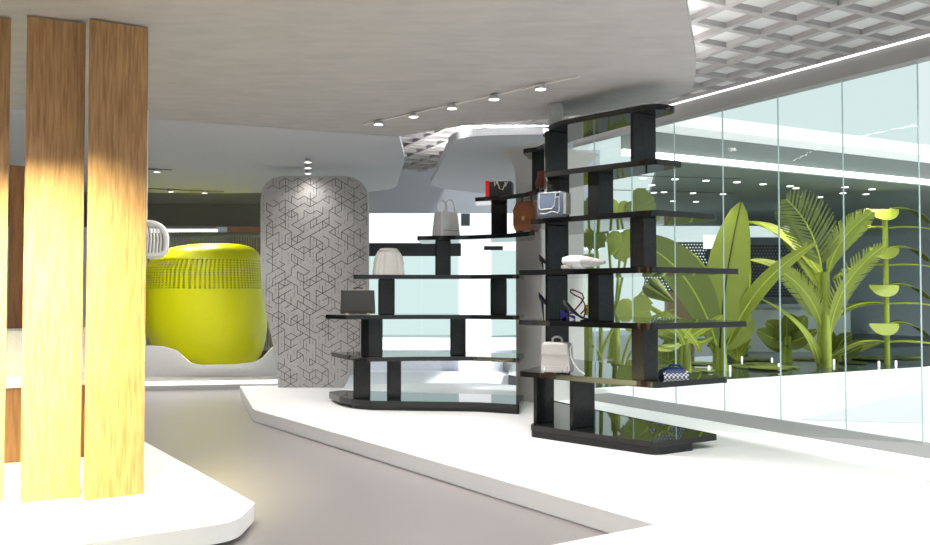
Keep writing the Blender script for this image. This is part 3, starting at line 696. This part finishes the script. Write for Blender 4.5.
MB().box(c_ + ax * .09 + ay * (fz + .004) + V((0, 0, h - .05)), .032, .012, .035, ax).build('buckle_inset', mat('inset_dark', (.02, .025, .04), .5), parent=t0)
# white clutch
c_ = V((X(583, 7.35), 7.35, on(4))); ax, ay = axes(-30)
t0 = thing('clutch_bag', 'soft white clutch bag lying flat on a black shelf', 'bag', c_)
CL = mat('clutch_white', (.80, .79, .78), .5, bump=.4, nscale=30); CLG = mat('clutch_side', (.42, .41, .40), .6, noise=.15, nscale=60)
rings = []
for i in range(13):
    f = i / 12; x = -.19 + .40 * f; s = math.sin(math.pi * min(1, max(0, (f * .9 + .06)))) ** .45
    hh = .07 * s * (1.05 - .55 * f); zc = .072 - .02 * f
    rings.append([c_ + ax * x + ay * (.10 * s * math.cos(a)) + V((0, 0, max(.001, zc + hh * math.sin(a)))) for a in [2 * math.pi * j / 18 for j in range(18)]])
MB().loft(rings[:7]).build('flap', CL, parent=t0, smooth=True)
MB().loft(rings[6:]).build('body', CLG, parent=t0, smooth=True)
MB().box(c_ + ax * -.14 - ay * .02, .10, .1, .03, ax).build('base', CLG, parent=t0, bevel=.005)
# heels
def heel(c_, deg, label, colr, tie=None, s=1.0, hh=.115):
    ax, ay = axes(deg)
    t = thing('high_heel_shoe', label, 'shoe', c_)
    m_ = mat('shoe_' + label.split()[0], colr, .35)
    P = lambda x, y, z: c_ + (ax * x + ay * y) * s + V((0, 0, z * s))
    pts = [(-.122, hh + .055, .014, .03), (-.115, hh + .03, .034, .058), (-.085, hh + .005, .038, .05), (-.04, hh * .72, .034, .032), (.02, hh * .35, .028, .016), (.07, .022, .036, .016), (.115, .014, .034, .014), (.145, .010, .012, .008)]
    MB().loft([[P(x, w * math.cos(a), z + h_ * math.sin(a) * .6) for a in [2 * math.pi * j / 12 for j in range(12)]] for x, z, w, h_ in pts]).build('upper', m_, parent=t, smooth=True)
    MB().tube([P(-.09, 0, hh - .01), P(-.085, 0, hh * .6), P(-.08, 0, hh * .3), P(-.078, 0, 0)], .013 * s, 8, r1=.005 * s).build('heel', m_, parent=t, smooth=True)
    MB().box(P(.09, 0, 0), .1 * s, .05 * s, .012 * s, ax).build('sole', m_, parent=t)
    if tie:
        tm = mat('tie_red', (.14, .012, .02), .5)
        lp = [P(.07 + .0 * k_, 0, 0) for k_ in range(0)]
        for pts2 in (((-.03, .0, .085), (.02, .03, .15), (.06, .01, .2), (.055, -.02, .235), (.0, -.03, .26), (-.05, -.01, .27), (-.075, .02, .255), (-.04, .03, .225), (.03, .02, .195), (.07, 0, .15), (.08, 0, .07)),
                     ((.02, .03, .06), (.06, .02, .095), (.085, -.02, .13)), ((.05, .035, .035), (.075, .0, .075), (.10, -.03, .10))):
            MB().tube([P(*p) for p in pts2], .007 * s, 6).build('ankle_tie', tm, parent=t, smooth=True)
    return t
heel(V((X(577, 7.56), 7.56, on(3))), -32, 'black stiletto shoe with red ankle ties on the shelf above the white backpack', (.008, .008, .01), True, 1.1, .12)
heel(V((X(542, 8.14) + .09, 8.14, on(4))), -8, 'plain black stiletto behind the post on the clutch shelf', (.006, .006, .012), None, 1.0, .11)
heel(V((X(542.5, 8.16) + .10, 8.16, on(3))), -8, 'navy stiletto half hidden by the post beside the ankle-tie shoe', (.012, .012, .07), None, 1.15, .17)
c_ = V((X(567.5, 7.95), 7.95, on(3))); t0 = thing('hair_bow', 'small violet bow behind the ankle-tie stiletto', 'bow', c_)
VI = mat('violet', (.10, .08, .55), .5)
for s in (-1, 1):
    MB().loft([[c_ + V((.005 + .03 * 0, y, .05 + s * z)) for y, z in ((-.012, 0), (.012, 0), (.012, .012), (-.012, .012))], [c_ + V((.075, y, .05 + s * z)) for y, z in ((-.02, .012), (.02, .012), (.02, .05), (-.02, .05))]]).build('loop', VI, parent=t0)
    MB().loft([[c_ + V((-.005, y, .05 + s * z)) for y, z in ((-.012, 0), (.012, 0), (.012, .012), (-.012, .012))], [c_ + V((-.075, y, .05 + s * z)) for y, z in ((-.02, .0), (.02, .0), (.02, .05), (-.02, .05))]]).build('loop', VI, parent=t0)
MB().box(c_, .025, .03, .062).build('knot', VI, parent=t0)
# white backpack
c_ = V((X(557, 7.70), 7.70, on(2))); ax, ay = axes(-24)
t0 = thing('backpack', 'white leather backpack with a loose strap on the low shelf', 'bag', c_)
BP = mat('backpack_white', (.56, .53, .51), .5, noise=.06, nscale=90); BPW = mat('backpack_bright', (.86, .85, .84), .45)
w, d_, h = .27, .16, .30
MB().loft([rring(c_, ax, ay, w, d_, .015, .02), rring(c_, ax, ay, w + .01, d_ + .01, .05, .02), rring(c_, ax, ay, w, d_, h - .03, .03), rring(c_, ax, ay, w * .9, d_ * .85, h, .03)]).build('body', BP, parent=t0, bevel=.005)
MB().box(c_ - ay * (d_ / 2 + .006) + V((0, 0, .19)), w * .98, .014, .095, ax).build('flap', BP, parent=t0, bevel=.004)
MB().box(c_ - ay * (d_ / 2 + .01) + V((0, 0, .03)), w * .96, .03, .045, ax).build('pocket', BP, parent=t0, bevel=.004); pk_ = t0.children[-1]
for x in (-.085, .085): MB().lathe(c_ + ax * x - ay * (d_ / 2 + .028) + V((0, 0, .045)), [(.002, -.01), (.011, 0), (.002, .01)], 10).build('stud', mat('stud', (.9, .9, .9), .2, metal=.8), parent=pk_, smooth=True)
MB().tube([c_ + ax * x + V((0, 0, z)) for x, z in ((-.05, h - .005), (-.045, h + .035), (-.02, h + .052), (.02, h + .052), (.045, h + .035), (.05, h - .005))], .011, 8).build('handle', BP, parent=t0, smooth=True)
sp = [(.155, .00, h - .02), (.15, -.03, .24), (.165, -.05, .17), (.20, -.06, .11), (.245, -.07, .05), (.30, -.08, .015)]
for dy in (-.02, .06):
    rows_ = [[c_ + ax * (x - (.03 if dy > 0 else 0)) + ay * (y + dy - .016) + V((0, 0, z)) for x, y, z in sp], [c_ + ax * (x - (.03 if dy > 0 else 0)) + ay * (y + dy + .016) + V((0, 0, z)) for x, y, z in sp]]
    MB().grid(rows_).build('strap', BPW, parent=t0, solid=.008)
MB().loft([rring(c_ + ax * .13, ax, ay, .03, d_ * 1.0, .03, .01), rring(c_ + ax * .115, ax, ay, .035, d_ * .9, h - .04, .01)]).build('side_panel', BPW, parent=t0, bevel=.004)
for x in (-.09, .0, .09): MB().box(c_ + ax * x, .04, .14, .016, ax).build('foot', mat('dark_foot', (.02, .02, .02), .5), parent=t0)
# navy perforated flat bag at the pointed end of the low shelf
c_ = V((X(672, 7.42), 7.42, on(2))); ax, ay = axes(8)
t0 = thing('flat_purse', 'navy flat purse with a white checked base on the pointed shelf end', 'bag', c_)
NV = mat('navy_blue', (.03, .055, .20), .5)
m_ = MB(); W_, H_ = .24, .055; nx, ny = 12, 4
for j in range(ny):
    for i in range(nx):
        m_.mi = (i + j) % 2
        a0, a1 = -W_ / 2 + W_ * i / nx, -W_ / 2 + W_ * (i + 1) / nx; z0, z1 = .0 + H_ * j / ny, H_ * (j + 1) / ny
        m_.add([c_ + ax * a0 - ay * .10 + V((0, 0, z0)) + ay * z0 * .6, c_ + ax * a1 - ay * .10 + V((0, 0, z0)) + ay * z0 * .6, c_ + ax * a1 - ay * .10 + V((0, 0, z1)) + ay * z1 * .6, c_ + ax * a0 - ay * .10 + V((0, 0, z1)) + ay * z1 * .6], [(0, 1, 2, 3)])
m_.build('checked_front', [mat('check_white', (.85, .85, .85), .5), NV], parent=t0, solid=.006)
MB().loft([rring(c_, ax, ay, .24, .18, .002, .03), rring(c_, ax, ay, .22, .14, .06, .03), rring(c_ + ax * .0, ax, ay, .14, .08, .085, .02)]).build('body', NV, parent=t0, smooth=True)
MB().tube([c_ + ax * x + V((0, 0, z)) for x, z in ((-.04, .08), (-.02, .105), (.06, .105), (.10, .07))], .010, 8).build('handle', NV, parent=t0, smooth=True)

# ------------------------------------------------------------------ plants in the pond
PW = PZ - .01
UPF = V((0, -1, .25))
def blade(mb, p0, p1, p2, w, face=UPF, n=18, fold=.18, th=.012, shape='lance', rib=.012, tilt=0.0, w0=.06):
    pts = bez(p0, p1, p2, n); L, Cn, Rr = [], [], []
    for i, p in enumerate(pts):
        t = i / n; tg = (pts[min(i + 1, n)] - pts[max(i - 1, 0)]).normalized()
        s = tg.cross(face).normalized(); nn_ = s.cross(tg).normalized()
        if shape == 'lance': ww = w * (math.sin(math.pi * min(1, t ** .8 * .97 + .0)) ** .75 if t > 0 else 0)
        elif shape == 'tongue': ww = w * min(1, (t / .35)) ** .7 * (1 - max(0, (t - .72) / .28) ** 2.2) ** .5 if t < 1 else 0
        elif shape == 'spear':
            tb = ((0, .1), (.09, .35), (.19, .78), (.33, .96), (.47, 1), (.67, .87), (.81, .70), (.93, .42), (.97, .27), (1.01, 0)); ww = 0
            for (ta, wa), (tb_, wb) in zip(tb, tb[1:]):
                if ta <= t <= tb_: ww = w * (wa + (wb - wa) * (t - ta) / (tb_ - ta))
        elif shape == 'sword': ww = w * (1 - t) ** .6 * min(1, .55 + t * 2)
        ww = max(ww, .006 if t > .98 else w0 * w)
        L.append(p - s * ww + nn_ * ww * fold); Cn.append(p); Rr.append(p + s * ww + nn_ * ww * fold)
    off = (V(face).normalized()) * th
    mb.mi = 0
    m1 = [L, Cn, Rr]; m2 = [[q - off for q in r] for r in m1]
    k = n + 1; vs = [q for r in m1 for q in r] + [q for r in m2 for q in r]; fs = []
    for r in range(2):
        for i in range(n):
            a = r * k + i; fs += [(a, a + 1, a + k + 1, a + k), (3 * k + a, 3 * k + a + k, 3 * k + a + k + 1, 3 * k + a + 1)]
    for i in range(n): fs += [(i, 3 * k + i, 3 * k + i + 1, i + 1), (2 * k + i, 2 * k + i + 1, 5 * k + i + 1, 5 * k + i)]
    mb.add(vs, fs)
    if rib: mb.mi = 1; mb.tube([p + off * .3 for p in pts], rib, 6, r1=rib * .3)
    mb.mi = 0
def frond(mb, p0, p1, p2, w, face=UPF, nl=26, sides=(-1, 1), lw=.02, ang=.55, start=.12):
    pts = bez(p0, p1, p2, 60); mb.mi = 1; mb.tube(pts[::3], .022, 6, r1=.008); mb.mi = 0
    for i in range(nl):
        t = start + (1 - start) * i / (nl - 1); k = min(59, int(t * 60)); p = pts[k]; tg = (pts[k + 1] - pts[max(0, k - 1)]).normalized()
        s = tg.cross(face).normalized(); ln = w * math.sin(math.pi * (t * .80 + .16)) ** .7
        for sd in sides:
            d = (s * sd * math.cos(ang) + tg * math.sin(ang)).normalized(); e = p + d * ln; n_ = tg * lw; o_ = V(face).normalized() * .008
            md = p + d * ln * .5 + V(face).normalized() * ln * .06
            vs = [p - n_ * .6, p + n_ * .6, md - n_, md + n_, e - n_ * .3, e + n_ * .3]; vs2 = [q - o_ for q in vs]
            mb.add(vs + vs2, [(0, 2, 3, 1), (2, 4, 5, 3), (6, 7, 9, 8), (8, 9, 11, 10), (0, 6, 8, 2), (2, 8, 10, 4), (1, 3, 9, 7), (3, 5, 11, 9), (4, 10, 11, 5), (0, 1, 7, 6)])
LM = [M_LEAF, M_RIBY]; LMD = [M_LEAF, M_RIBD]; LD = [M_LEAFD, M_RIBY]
def trunk(t, p, z1, r0, r1, lean=(0, 0), name='trunk', n=4):
    m_ = MB()
    for k in range(n):                      # fused leaf sheaths
        a = 2 * math.pi * k / n + .4; dx, dy = r0 * .45 * math.cos(a), r0 * .45 * math.sin(a)
        m_.tube([V((p.x + dx, p.y + dy, p.z)), V((p.x + dx + lean[0] * .5, p.y + dy + lean[1] * .5, (p.z + z1) / 2)), V((p.x + dx * .9 + lean[0], p.y + dy * .9 + lean[1], z1))], r0 * .62, 10, r1=r1 * .6)
    return m_.build(name, M_STEM, parent=t, smooth=True)
def plant_at(u, v, name, label, cat='plant', D=None):
    p = gp(u, v, PW) if D is None else V((X(u, D), D, PW))
    return thing(name, label, cat, p), p
# big banana plant
t, p = plant_at(720, 370, 'banana_plant', 'large banana plant with one tall upright lance leaf by the pond curb'); D = p.y
trunk(t, p, at(720, 336, D).z, .14, .10)
def leafpart(t, pts, w, mats, name='leaf', dd=(0, 0, 0), **k):
    mb = MB(); q = [at(u, v, D + o_) for (u, v), o_ in zip(pts, dd)]
    blade(mb, *q, w, **k); return mb.build(name, mats, parent=t, smooth=True)
leafpart(t, ((720, 348), (722, 285), (741, 202)), .40, LMD, shape='spear', dd=(-.1, -.15, -.1), fold=.08, rib=.02)
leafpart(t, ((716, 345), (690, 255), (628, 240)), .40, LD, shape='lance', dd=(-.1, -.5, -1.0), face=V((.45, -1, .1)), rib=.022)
leafpart(t, ((716, 342), (705, 262), (655, 240)), .30, LM, shape='lance', dd=(.1, .3, .4), face=V((.3, -1, .5)), rib=.016)
leafpart(t, ((726, 348), (752, 278), (816, 243)), .15, LM, shape='lance', dd=(0, -.3, -.7), face=V((-.55, -1, .35)), rib=.02)
leafpart(t, ((714, 352), (702, 322), (688, 308)), .05, LM, shape='sword', dd=(0, -.2, -.3))
leafpart(t, ((724, 350), (745, 322), (752, 318)), .22, LM, shape='lance', dd=(.1, .3, .3))
leafpart(t, ((727, 345), (762, 290), (743, 232)), .0001 + .05, LM, shape='sword', dd=(.3, .6, .8))
# rosette in front of the banana
t, p = plant_at(737, 361, 'rosette_plant', 'small spiky rosette plant just behind the banana trunk'); D = p.y
for (a, b, c2, w) in (((737, 361), (730, 345), (718, 341), .07), ((737, 361), (737, 340), (735, 328), .09), ((737, 361), (744, 340), (752, 340), .09), ((738, 361), (748, 342), (751, 348), .07), ((737, 361), (728, 350), (722, 352), .05), ((736, 361), (742, 335), (747, 331), .08)):
    leafpart(t, (a, b, c2), w, LM, shape='sword', dd=(0, -.1, -.2))
# fern-topped trunk left of the banana
t, p = plant_at(684, 374, 'cycad_plant', 'stout plant with saw-edged spreading leaves behind the pointed shelf end'); D = p.y
trunk(t, p, at(684, 338, D).z, .13, .11)
for (b, c2, w, d2_) in (((705, 330), (722, 316), .12, -.2), ((690, 322), (712, 322), .10, .2), ((668, 325), (655, 330), .12, -.2), ((672, 342), (640, 322), .12, .1), ((700, 345), (712, 338), .10, -.3), ((672, 350), (652, 348), .10, -.3), ((690, 325), (664, 312), .10, .3)):
    mb = MB(); q = [at(684, 340, D), at(*b, D + d2_ / 2), at(*c2, D + d2_)]
    frond(mb, *q, w * 1.3, nl=18, lw=.028, ang=.7, start=.25, face=V((0, -.6, .8))); blade(mb, *q, w * .8, shape='lance', face=V((0, -.6, .8)), rib=0)
    mb.build('leaf', LM, parent=t, smooth=False)
for (a, b, c2) in (((684, 345), (676, 318), (633, 300)), ((700, 352), (694, 330), (640, 300)), ((628, 326), (645, 322), (676, 308))):
    leafpart(t, (a, b, c2), .06, [M_STEM, M_RIBY], name='stalk', shape='sword', dd=(-.2, -.3, -.4))
# monstera clump behind the shelves
t, p = plant_at(613, 0, 'monstera_plant', 'tall monstera clump with split leaves seen between the black shelves', D=12.7); D = p.y
MONO = [(0, -.62), (.12, -.50), (.26, -.46), (.24, -.40), (.09, -.27), (.14, -.22), (.38, -.32), (.43, -.20), (.38, -.14), (.10, -.07), (.14, .0), (.46, -.04), (.47, .10), (.40, .14), (.11, .09), (.16, .16), (.44, .24), (.38, .36), (.24, .42), (.08, .38), (0, .28)]
def monstera_leaf(t, u, v, size, rot, D_, mats, yaw=0.0, pitch=.35):
    m_ = MB(); c_ = at(u, v, D_); pol = MONO + [(-x, y) for x, y in MONO[-2:0:-1]]
    vs = []
    for x, y in pol:
        xr, yr = x * math.cos(rot) - y * math.sin(rot), x * math.sin(rot) + y * math.cos(rot)
        vs.append(c_ + V((xr * math.cos(yaw), xr * math.sin(yaw) - yr * pitch - abs(x) * .1, yr)) * size)
    ctr = c_ + V((0, -.02, 0)); vs.append(ctr); k = len(pol)
    m_.add(vs, [(i, (i + 1) % k, k) for i in range(k)])
    bx = lambda x, y: c_ + V(((x * math.cos(rot) - y * math.sin(rot)) * math.cos(yaw), -.012 / size, (x * math.sin(rot) + y * math.cos(rot)))) * size
    m_.mi = 1
    o = m_.build('leaf', mats, parent=t, solid=.014); return o
for (a, b, c2, w) in (((600, 384), (603, 300), (592, 200), .035), ((612, 384), (614, 320), (622, 232), .032), ((616, 384), (614, 300), (606, 215), .03), ((606, 384), (618, 280), (640, 205), .028), ((596, 384), (600, 330), (650, 285), .03), ((620, 384), (622, 350), (640, 318), .03), ((590, 384), (588, 300), (590, 240), .03), ((608, 384), (600, 350), (588, 340), .025), ((622, 384), (626, 360), (632, 350), .025)):
    MB().tube(bez(V((X(a[0], D), D, PW)), at(*b, D - .05), at(*c2, D - .15), 14), w, 8, r1=w * .6).build('stalk', M_STEM, parent=t, smooth=True)
trunk(t, V((X(615, D), D, PW)), at(615, 318, D).z, .085, .07)
trunk(t, V((X(587, D + .2), D + .2, PW)), at(587, 305, D).z, .09, .08)
for (u, v, s, rot, m_, yaw) in ((622, 243, .62, .15, LM, 0), (604, 218, .55, -.2, LD, .3), (592, 236, .55, .9, LD, -.2), (640, 205, .62, 1.1, LD, .2), (617, 212, .55, -.1, LM, .2), (588, 208, .5, .4, LD, 0), (634, 312, .75, .25, LM, .1), (652, 288, .40, .8, LD, .2), (627, 372, .5, .4, LM, 0), (589, 262, .35, .2, LM, 0), (592, 168, .5, .5, LD, 0), (600, 152, .6, -.3, LD, .1)):
    if v < 175: continue
    monstera_leaf(t, u, v, s * .80, rot, D - .3, m_, yaw)
# palm
t, p = plant_at(825, 367, 'palm_plant', 'tall palm with four comb-like fronds standing in the pond'); D = p.y
trunk(t, p, at(825, 272, D).z, .13, .11, n=3)
def frondpart(t, pts, w, mats, dd=(0, 0, 0), blade_w=0, **k):
    mb = MB(); q = [at(u, v, D + o_) for (u, v), o_ in zip(pts, dd)]; frond(mb, *q, w, **k)
    if blade_w: blade(mb, *q, blade_w, shape='lance', rib=0, face=k.get('face', UPF))
    return mb.build('frond', mats, parent=t)
frondpart(t, ((822, 275), (818, 228), (786, 199)), .62, LD, dd=(0, -.2, -.5), nl=20, ang=.75, lw=.034, face=V((-.3, -1, -.1)))
frondpart(t, ((828, 275), (832, 240), (872, 212)), .38, LM, dd=(0, -.1, -.2), nl=24, ang=.85, lw=.03, blade_w=.12, face=V((.25, -1, .3)))
frondpart(t, ((822, 328), (812, 288), (778, 270)), .36, LM, dd=(0, -.2, -.4), nl=24, ang=.85, lw=.024, blade_w=.12, face=V((-.3, -1, .4)))
frondpart(t, ((829, 340), (834, 280), (884, 246)), .36, LM, dd=(0, -.2, -.4), nl=24, ang=.85, lw=.024, blade_w=.12, face=V((.3, -1, .4)))
frondpart(t, ((822, 290), (805, 250), (788, 238)), .3, LM, dd=(0, .2, .4), nl=18, ang=.8, lw=.03, blade_w=.18)
leafpart(t, ((822, 278), (790, 225), (748, 222)), .13, LM, shape='lance', dd=(0, .3, .5), face=V((-.3, -.7, .8)), rib=.02)
leafpart(t, ((822, 305), (790, 262), (750, 260)), .13, LM, shape='lance', dd=(0, .3, .5), face=V((-.3, -.7, .8)), rib=.02)
leafpart(t, ((820, 366), (812, 322), (757, 297)), .10, LM, shape='sword', dd=(0, -.3, -.5), face=V((-.4, -.7, .8)))
# bushes
def bush(u, v, label, leaves, th):
    global D
    t, p = plant_at(u, v, 'broadleaf_bush', label); D = p.y
    if th: trunk(t, p, at(u, v - th, D).z, .11, .10)
    for (b, c2, w, mm, o_) in leaves:
        leafpart(t, ((u, v - th * .85), b, c2), w, mm, shape='lance', dd=(0, -o_ / 2, -o_))
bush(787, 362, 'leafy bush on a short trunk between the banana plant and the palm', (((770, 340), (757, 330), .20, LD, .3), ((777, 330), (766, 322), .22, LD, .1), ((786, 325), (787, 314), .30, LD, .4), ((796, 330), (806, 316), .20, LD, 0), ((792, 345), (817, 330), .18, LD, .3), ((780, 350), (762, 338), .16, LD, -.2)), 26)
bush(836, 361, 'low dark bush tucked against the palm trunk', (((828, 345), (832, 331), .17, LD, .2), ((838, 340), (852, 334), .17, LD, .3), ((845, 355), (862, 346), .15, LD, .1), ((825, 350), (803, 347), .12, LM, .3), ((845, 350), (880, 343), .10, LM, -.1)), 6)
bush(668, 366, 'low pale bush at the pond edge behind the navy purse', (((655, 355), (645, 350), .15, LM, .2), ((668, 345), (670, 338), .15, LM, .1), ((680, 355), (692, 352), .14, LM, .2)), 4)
# spiral plant
t, p = plant_at(887, 365, 'tiered_plant', 'slender stemmed plant with tiers of drooping oval leaves'); D = p.y
MB().tube([p, V((p.x, p.y, at(887, 212, D).z))], .055, 10, r1=.05).build('stem', M_STEM, parent=t, smooth=True)
def oval(t, u0, v0, du, dv, dy, w, m_, face):
    mb = MB(); a = at(u0, v0, D); e = at(u0 + du, v0 + dv, D + dy); m0 = at(u0 + du * .55, v0 - abs(dv) * .25 - 2, D + dy * .5)
    blade(mb, a, m0, e, w, face=face, shape='tongue', fold=.05, rib=.018, w0=.2); return mb.build('leaf', m_, parent=t, smooth=True)
for v in (209, 247.5, 285, 323.5):
    mb = MB(); c_ = at(884, v, D - .08); rr_ = .28; n = 22
    pts = [c_ + V((rr_ * math.cos(a) * 1.0, -.10 * math.sin(a), -.22 * math.sin(a))) for a in [math.pi * i / n for i in range(n + 1)]]
    mb.add([c_] + pts, [(0, i + 1, i + 2) for i in range(n)]); mb.mi = 0
    mb.build('leaf', LM, parent=t, solid=.02)
    oval(t, 890, v, 38, 14, .35, .17, LD, V((.15, -.25, 1)))
for v in (228, 265.5, 304, 342):
    oval(t, 889, v, 66, 9, -.1, .17, LM, V((.1, -.12, 1)))
    oval(t, 885, v, -52, 14, .2, .17, LD, V((-.1, -.2, 1)))
# lily pads and little uplights
pads = [(700, 364), (692, 371), (752, 360), (762, 365.5), (768, 369.5), (750, 368), (806, 359.5), (853, 357.5), (852, 363.5), (870, 359.5), (742, 366.5), (785, 368), (655, 370), (672, 368), (907, 358.5)]
rp = random.Random(5); padm = None
for i, (u, v) in enumerate(pads):
    p = gp(u, v, PW)
    if padm is None:
        m_ = MB(); pol = [(.30 * math.cos(a), .30 * math.sin(a)) for a in [.15 + (2 * math.pi - .3) * j / 26 for j in range(27)]] + [(.03, 0)]
        m_.prism(pol, .0, .018); padm = m_.build('lily_pad', M_LEAFD); o = padm
    else: o = padm.copy(); COL.objects.link(o)
    o.location = p + V((0, 0, .001 + .006 * (i % 5))); o.rotation_euler = (0, 0, rp.random() * 6.28); s = .75 + rp.random() * .6; o.scale = (s, s, 1)
    tag(o, 'flat round green lily pad floating on the dark pond', 'lily pad', 'lily pads on the pond')
ul = None
for (u, v) in ((709, 371.5), (730, 371), (687, 374), (742, 361.5), (779, 369), (834, 364.5), (879, 366.5), (896, 366), (772, 363)):
    p = gp(u, v, PW)
    if ul is None: ul = MB().lathe((0, 0, 0), [(.02, 0), (.02, .09), (.015, .10)], 12).build('pond_light', mat('pond_glow', (1, 1, 1), emit=1.0)); o = ul
    else: o = ul.copy(); COL.objects.link(o)
    o.location = p
    tag(o, 'small white upright light stub at the edge of the pond', 'light', 'light stubs in the pond')

# ------------------------------------------------------------------ ceiling tracks with spotlights
def spot_light(p, watts, aim=None, size=2.3, blend=.9, colr=(1, .97, .93), radius=.06):
    ld = bpy.data.lights.new('spot_lamp', 'SPOT'); ld.energy = watts; ld.spot_size = size; ld.spot_blend = blend; ld.shadow_soft_size = radius; ld.color = colr
    lo = bpy.data.objects.new('spot_lamp', ld); COL.objects.link(lo); lo.location = p
    if aim is not None: lo.rotation_euler = (V(aim) - V(p)).to_track_quat('-Z', 'Y').to_euler()
    return lo
proto = None
def spothead(p, label, watts=SPOT_W, grp=None, **k):
    global proto
    if proto is None:
        proto = bpy.data.objects.new('spotlight', None); COL.objects.link(proto); proto.location = p
        off = V(p)
        m_ = MB().lathe(V(p), [(.002, 0), (.03, -.002), (.04, -.014), (.056, -.046), (.054, -.05)], 18, cap=False); hs = m_.build('housing', M_HOUSE, parent=proto, smooth=True, solid=.004)
        m_ = MB().lathe(V(p), [(.046, -.049), (.046, -.043)], 18); m_.build('lens', M_LAMP, parent=hs)
        o = proto
    else: o = copy_thing(proto)
    o.location = p; tag(o, label, 'spotlight', grp)
    if watts: spot_light(V(p) + V((0, 0, -.07)), watts, aim=V(p) + V((0, 0, -3)), **k)
    return o
def track(u0, v0, u1, v1, label, heads, m_, where, watts=SPOT_W):
    p, q = gp(u0, v0, CEIL), gp(u1, v1, CEIL)
    o = MB().box((p + q) / 2 - V((0, 0, .012)), (q - p).length, .035, .012, (q - p).normalized()).build('ceiling_track', m_); tag(o, label, 'track')
    for (u, lab) in heads:
        f = (u - u0) / (u1 - u0)
        # same place along the image line
        hp = gp(u, v0 + (v1 - v0) * f, CEIL - .012); spothead(hp, lab, watts, where)
track(364, 123.5, 579, 75.5, 'long pale ceiling track running toward the black shelving',
      ((378.5, 'spotlight at the screen end of the long pale ceiling track'), (413.5, 'second spotlight from the screen end of the long pale track'), (452, 'middle spotlight of the five on the long pale ceiling track'),
       (494, 'fourth spotlight from the screen end of the long pale track'), (540.5, 'spotlight above the metal post, last on the long pale track')), M_TRACKL, 'spotlights on the long pale track')
track(120, 167.8, 172, 169.5, 'short dark ceiling track above the white wire cage', ((157, 'single spotlight on the short dark track beside the last fin'),), M_TRACKD, None, 190)
track(120, 187.0, 224, 191.5, 'dark ceiling track deeper in the hall above the pod', ((171, 'spotlight near the fins on the track above the pod'), (204.5, 'spotlight over the middle of the pod, near the track end')), M_TRACKD, None, 190)
for v, lab in ((159, 'spotlight farthest from the screen in the short row above it'), (165, 'second spotlight of the short row leading to the patterned screen'), (170.5, 'third spotlight of the short row above the patterned screen')):
    spothead(gp(308, v, CEIL), lab, 18, 'short row of spotlights above the screen')
spot_light(at(308, 171, 11.2), 9, aim=at(308, 235, SD), size=1.7, blend=1.0)
# added fill lamps under the ceiling, built without spotlight heads
for i, (x, y) in enumerate(((-1.2, 3.2), (.9, 3.4), (2.6, 3.4), (-.8, 5.2), (.8, 5.0), (-3.2, 4.2), (.6, 1.6), (2.8, 1.6), (-1.2, 1.2), (-2.4, 7.2), (3.0, 5.4), (-2.6, 8.6), (-4.4, 11.0), (-2.9, 10.4), (-5.0, 12.4), (-1.9, 2.4), (3.4, 6.2))):
    spot_light(V((x, y, CEIL - .08)), SPOT_W, aim=V((x, y, 0)))
for (u, v) in ((664, 192), (706, 180.5), (790, 186), (845, 187), (872, 189)):
    spot_light(gp(u, v, SZ) - V((0, 0, .05)), 85, aim=gp(u, v, SZ) - V((0, 0, 3)), size=2.6, radius=0.0)
# warm wash on the timber fins
n_ = V((.503, -.864, 0)); base = gp(84, 501, PLAT) - D2 * 1.0
lp = base + n_ * 1.35; lp.z = CEIL - .06
wl = bpy.data.lights.new('wall_washer', 'AREA'); wl.shape = 'RECTANGLE'; wl.size = 1.9; wl.size_y = .05; wl.energy = WASH_W; wl.spread = math.radians(59); wl.color = (1, .94, .50)
wo = bpy.data.objects.new('wall_washer', wl); COL.objects.link(wo); wo.location = lp
zax = (lp - (base + V((0, 0, .95 - PLAT)))).normalized(); xax = D2.normalized(); yax = zax.cross(xax)
from mathutils import Matrix
wo.rotation_euler = Matrix((xax, yax, zax)).transposed().to_euler()
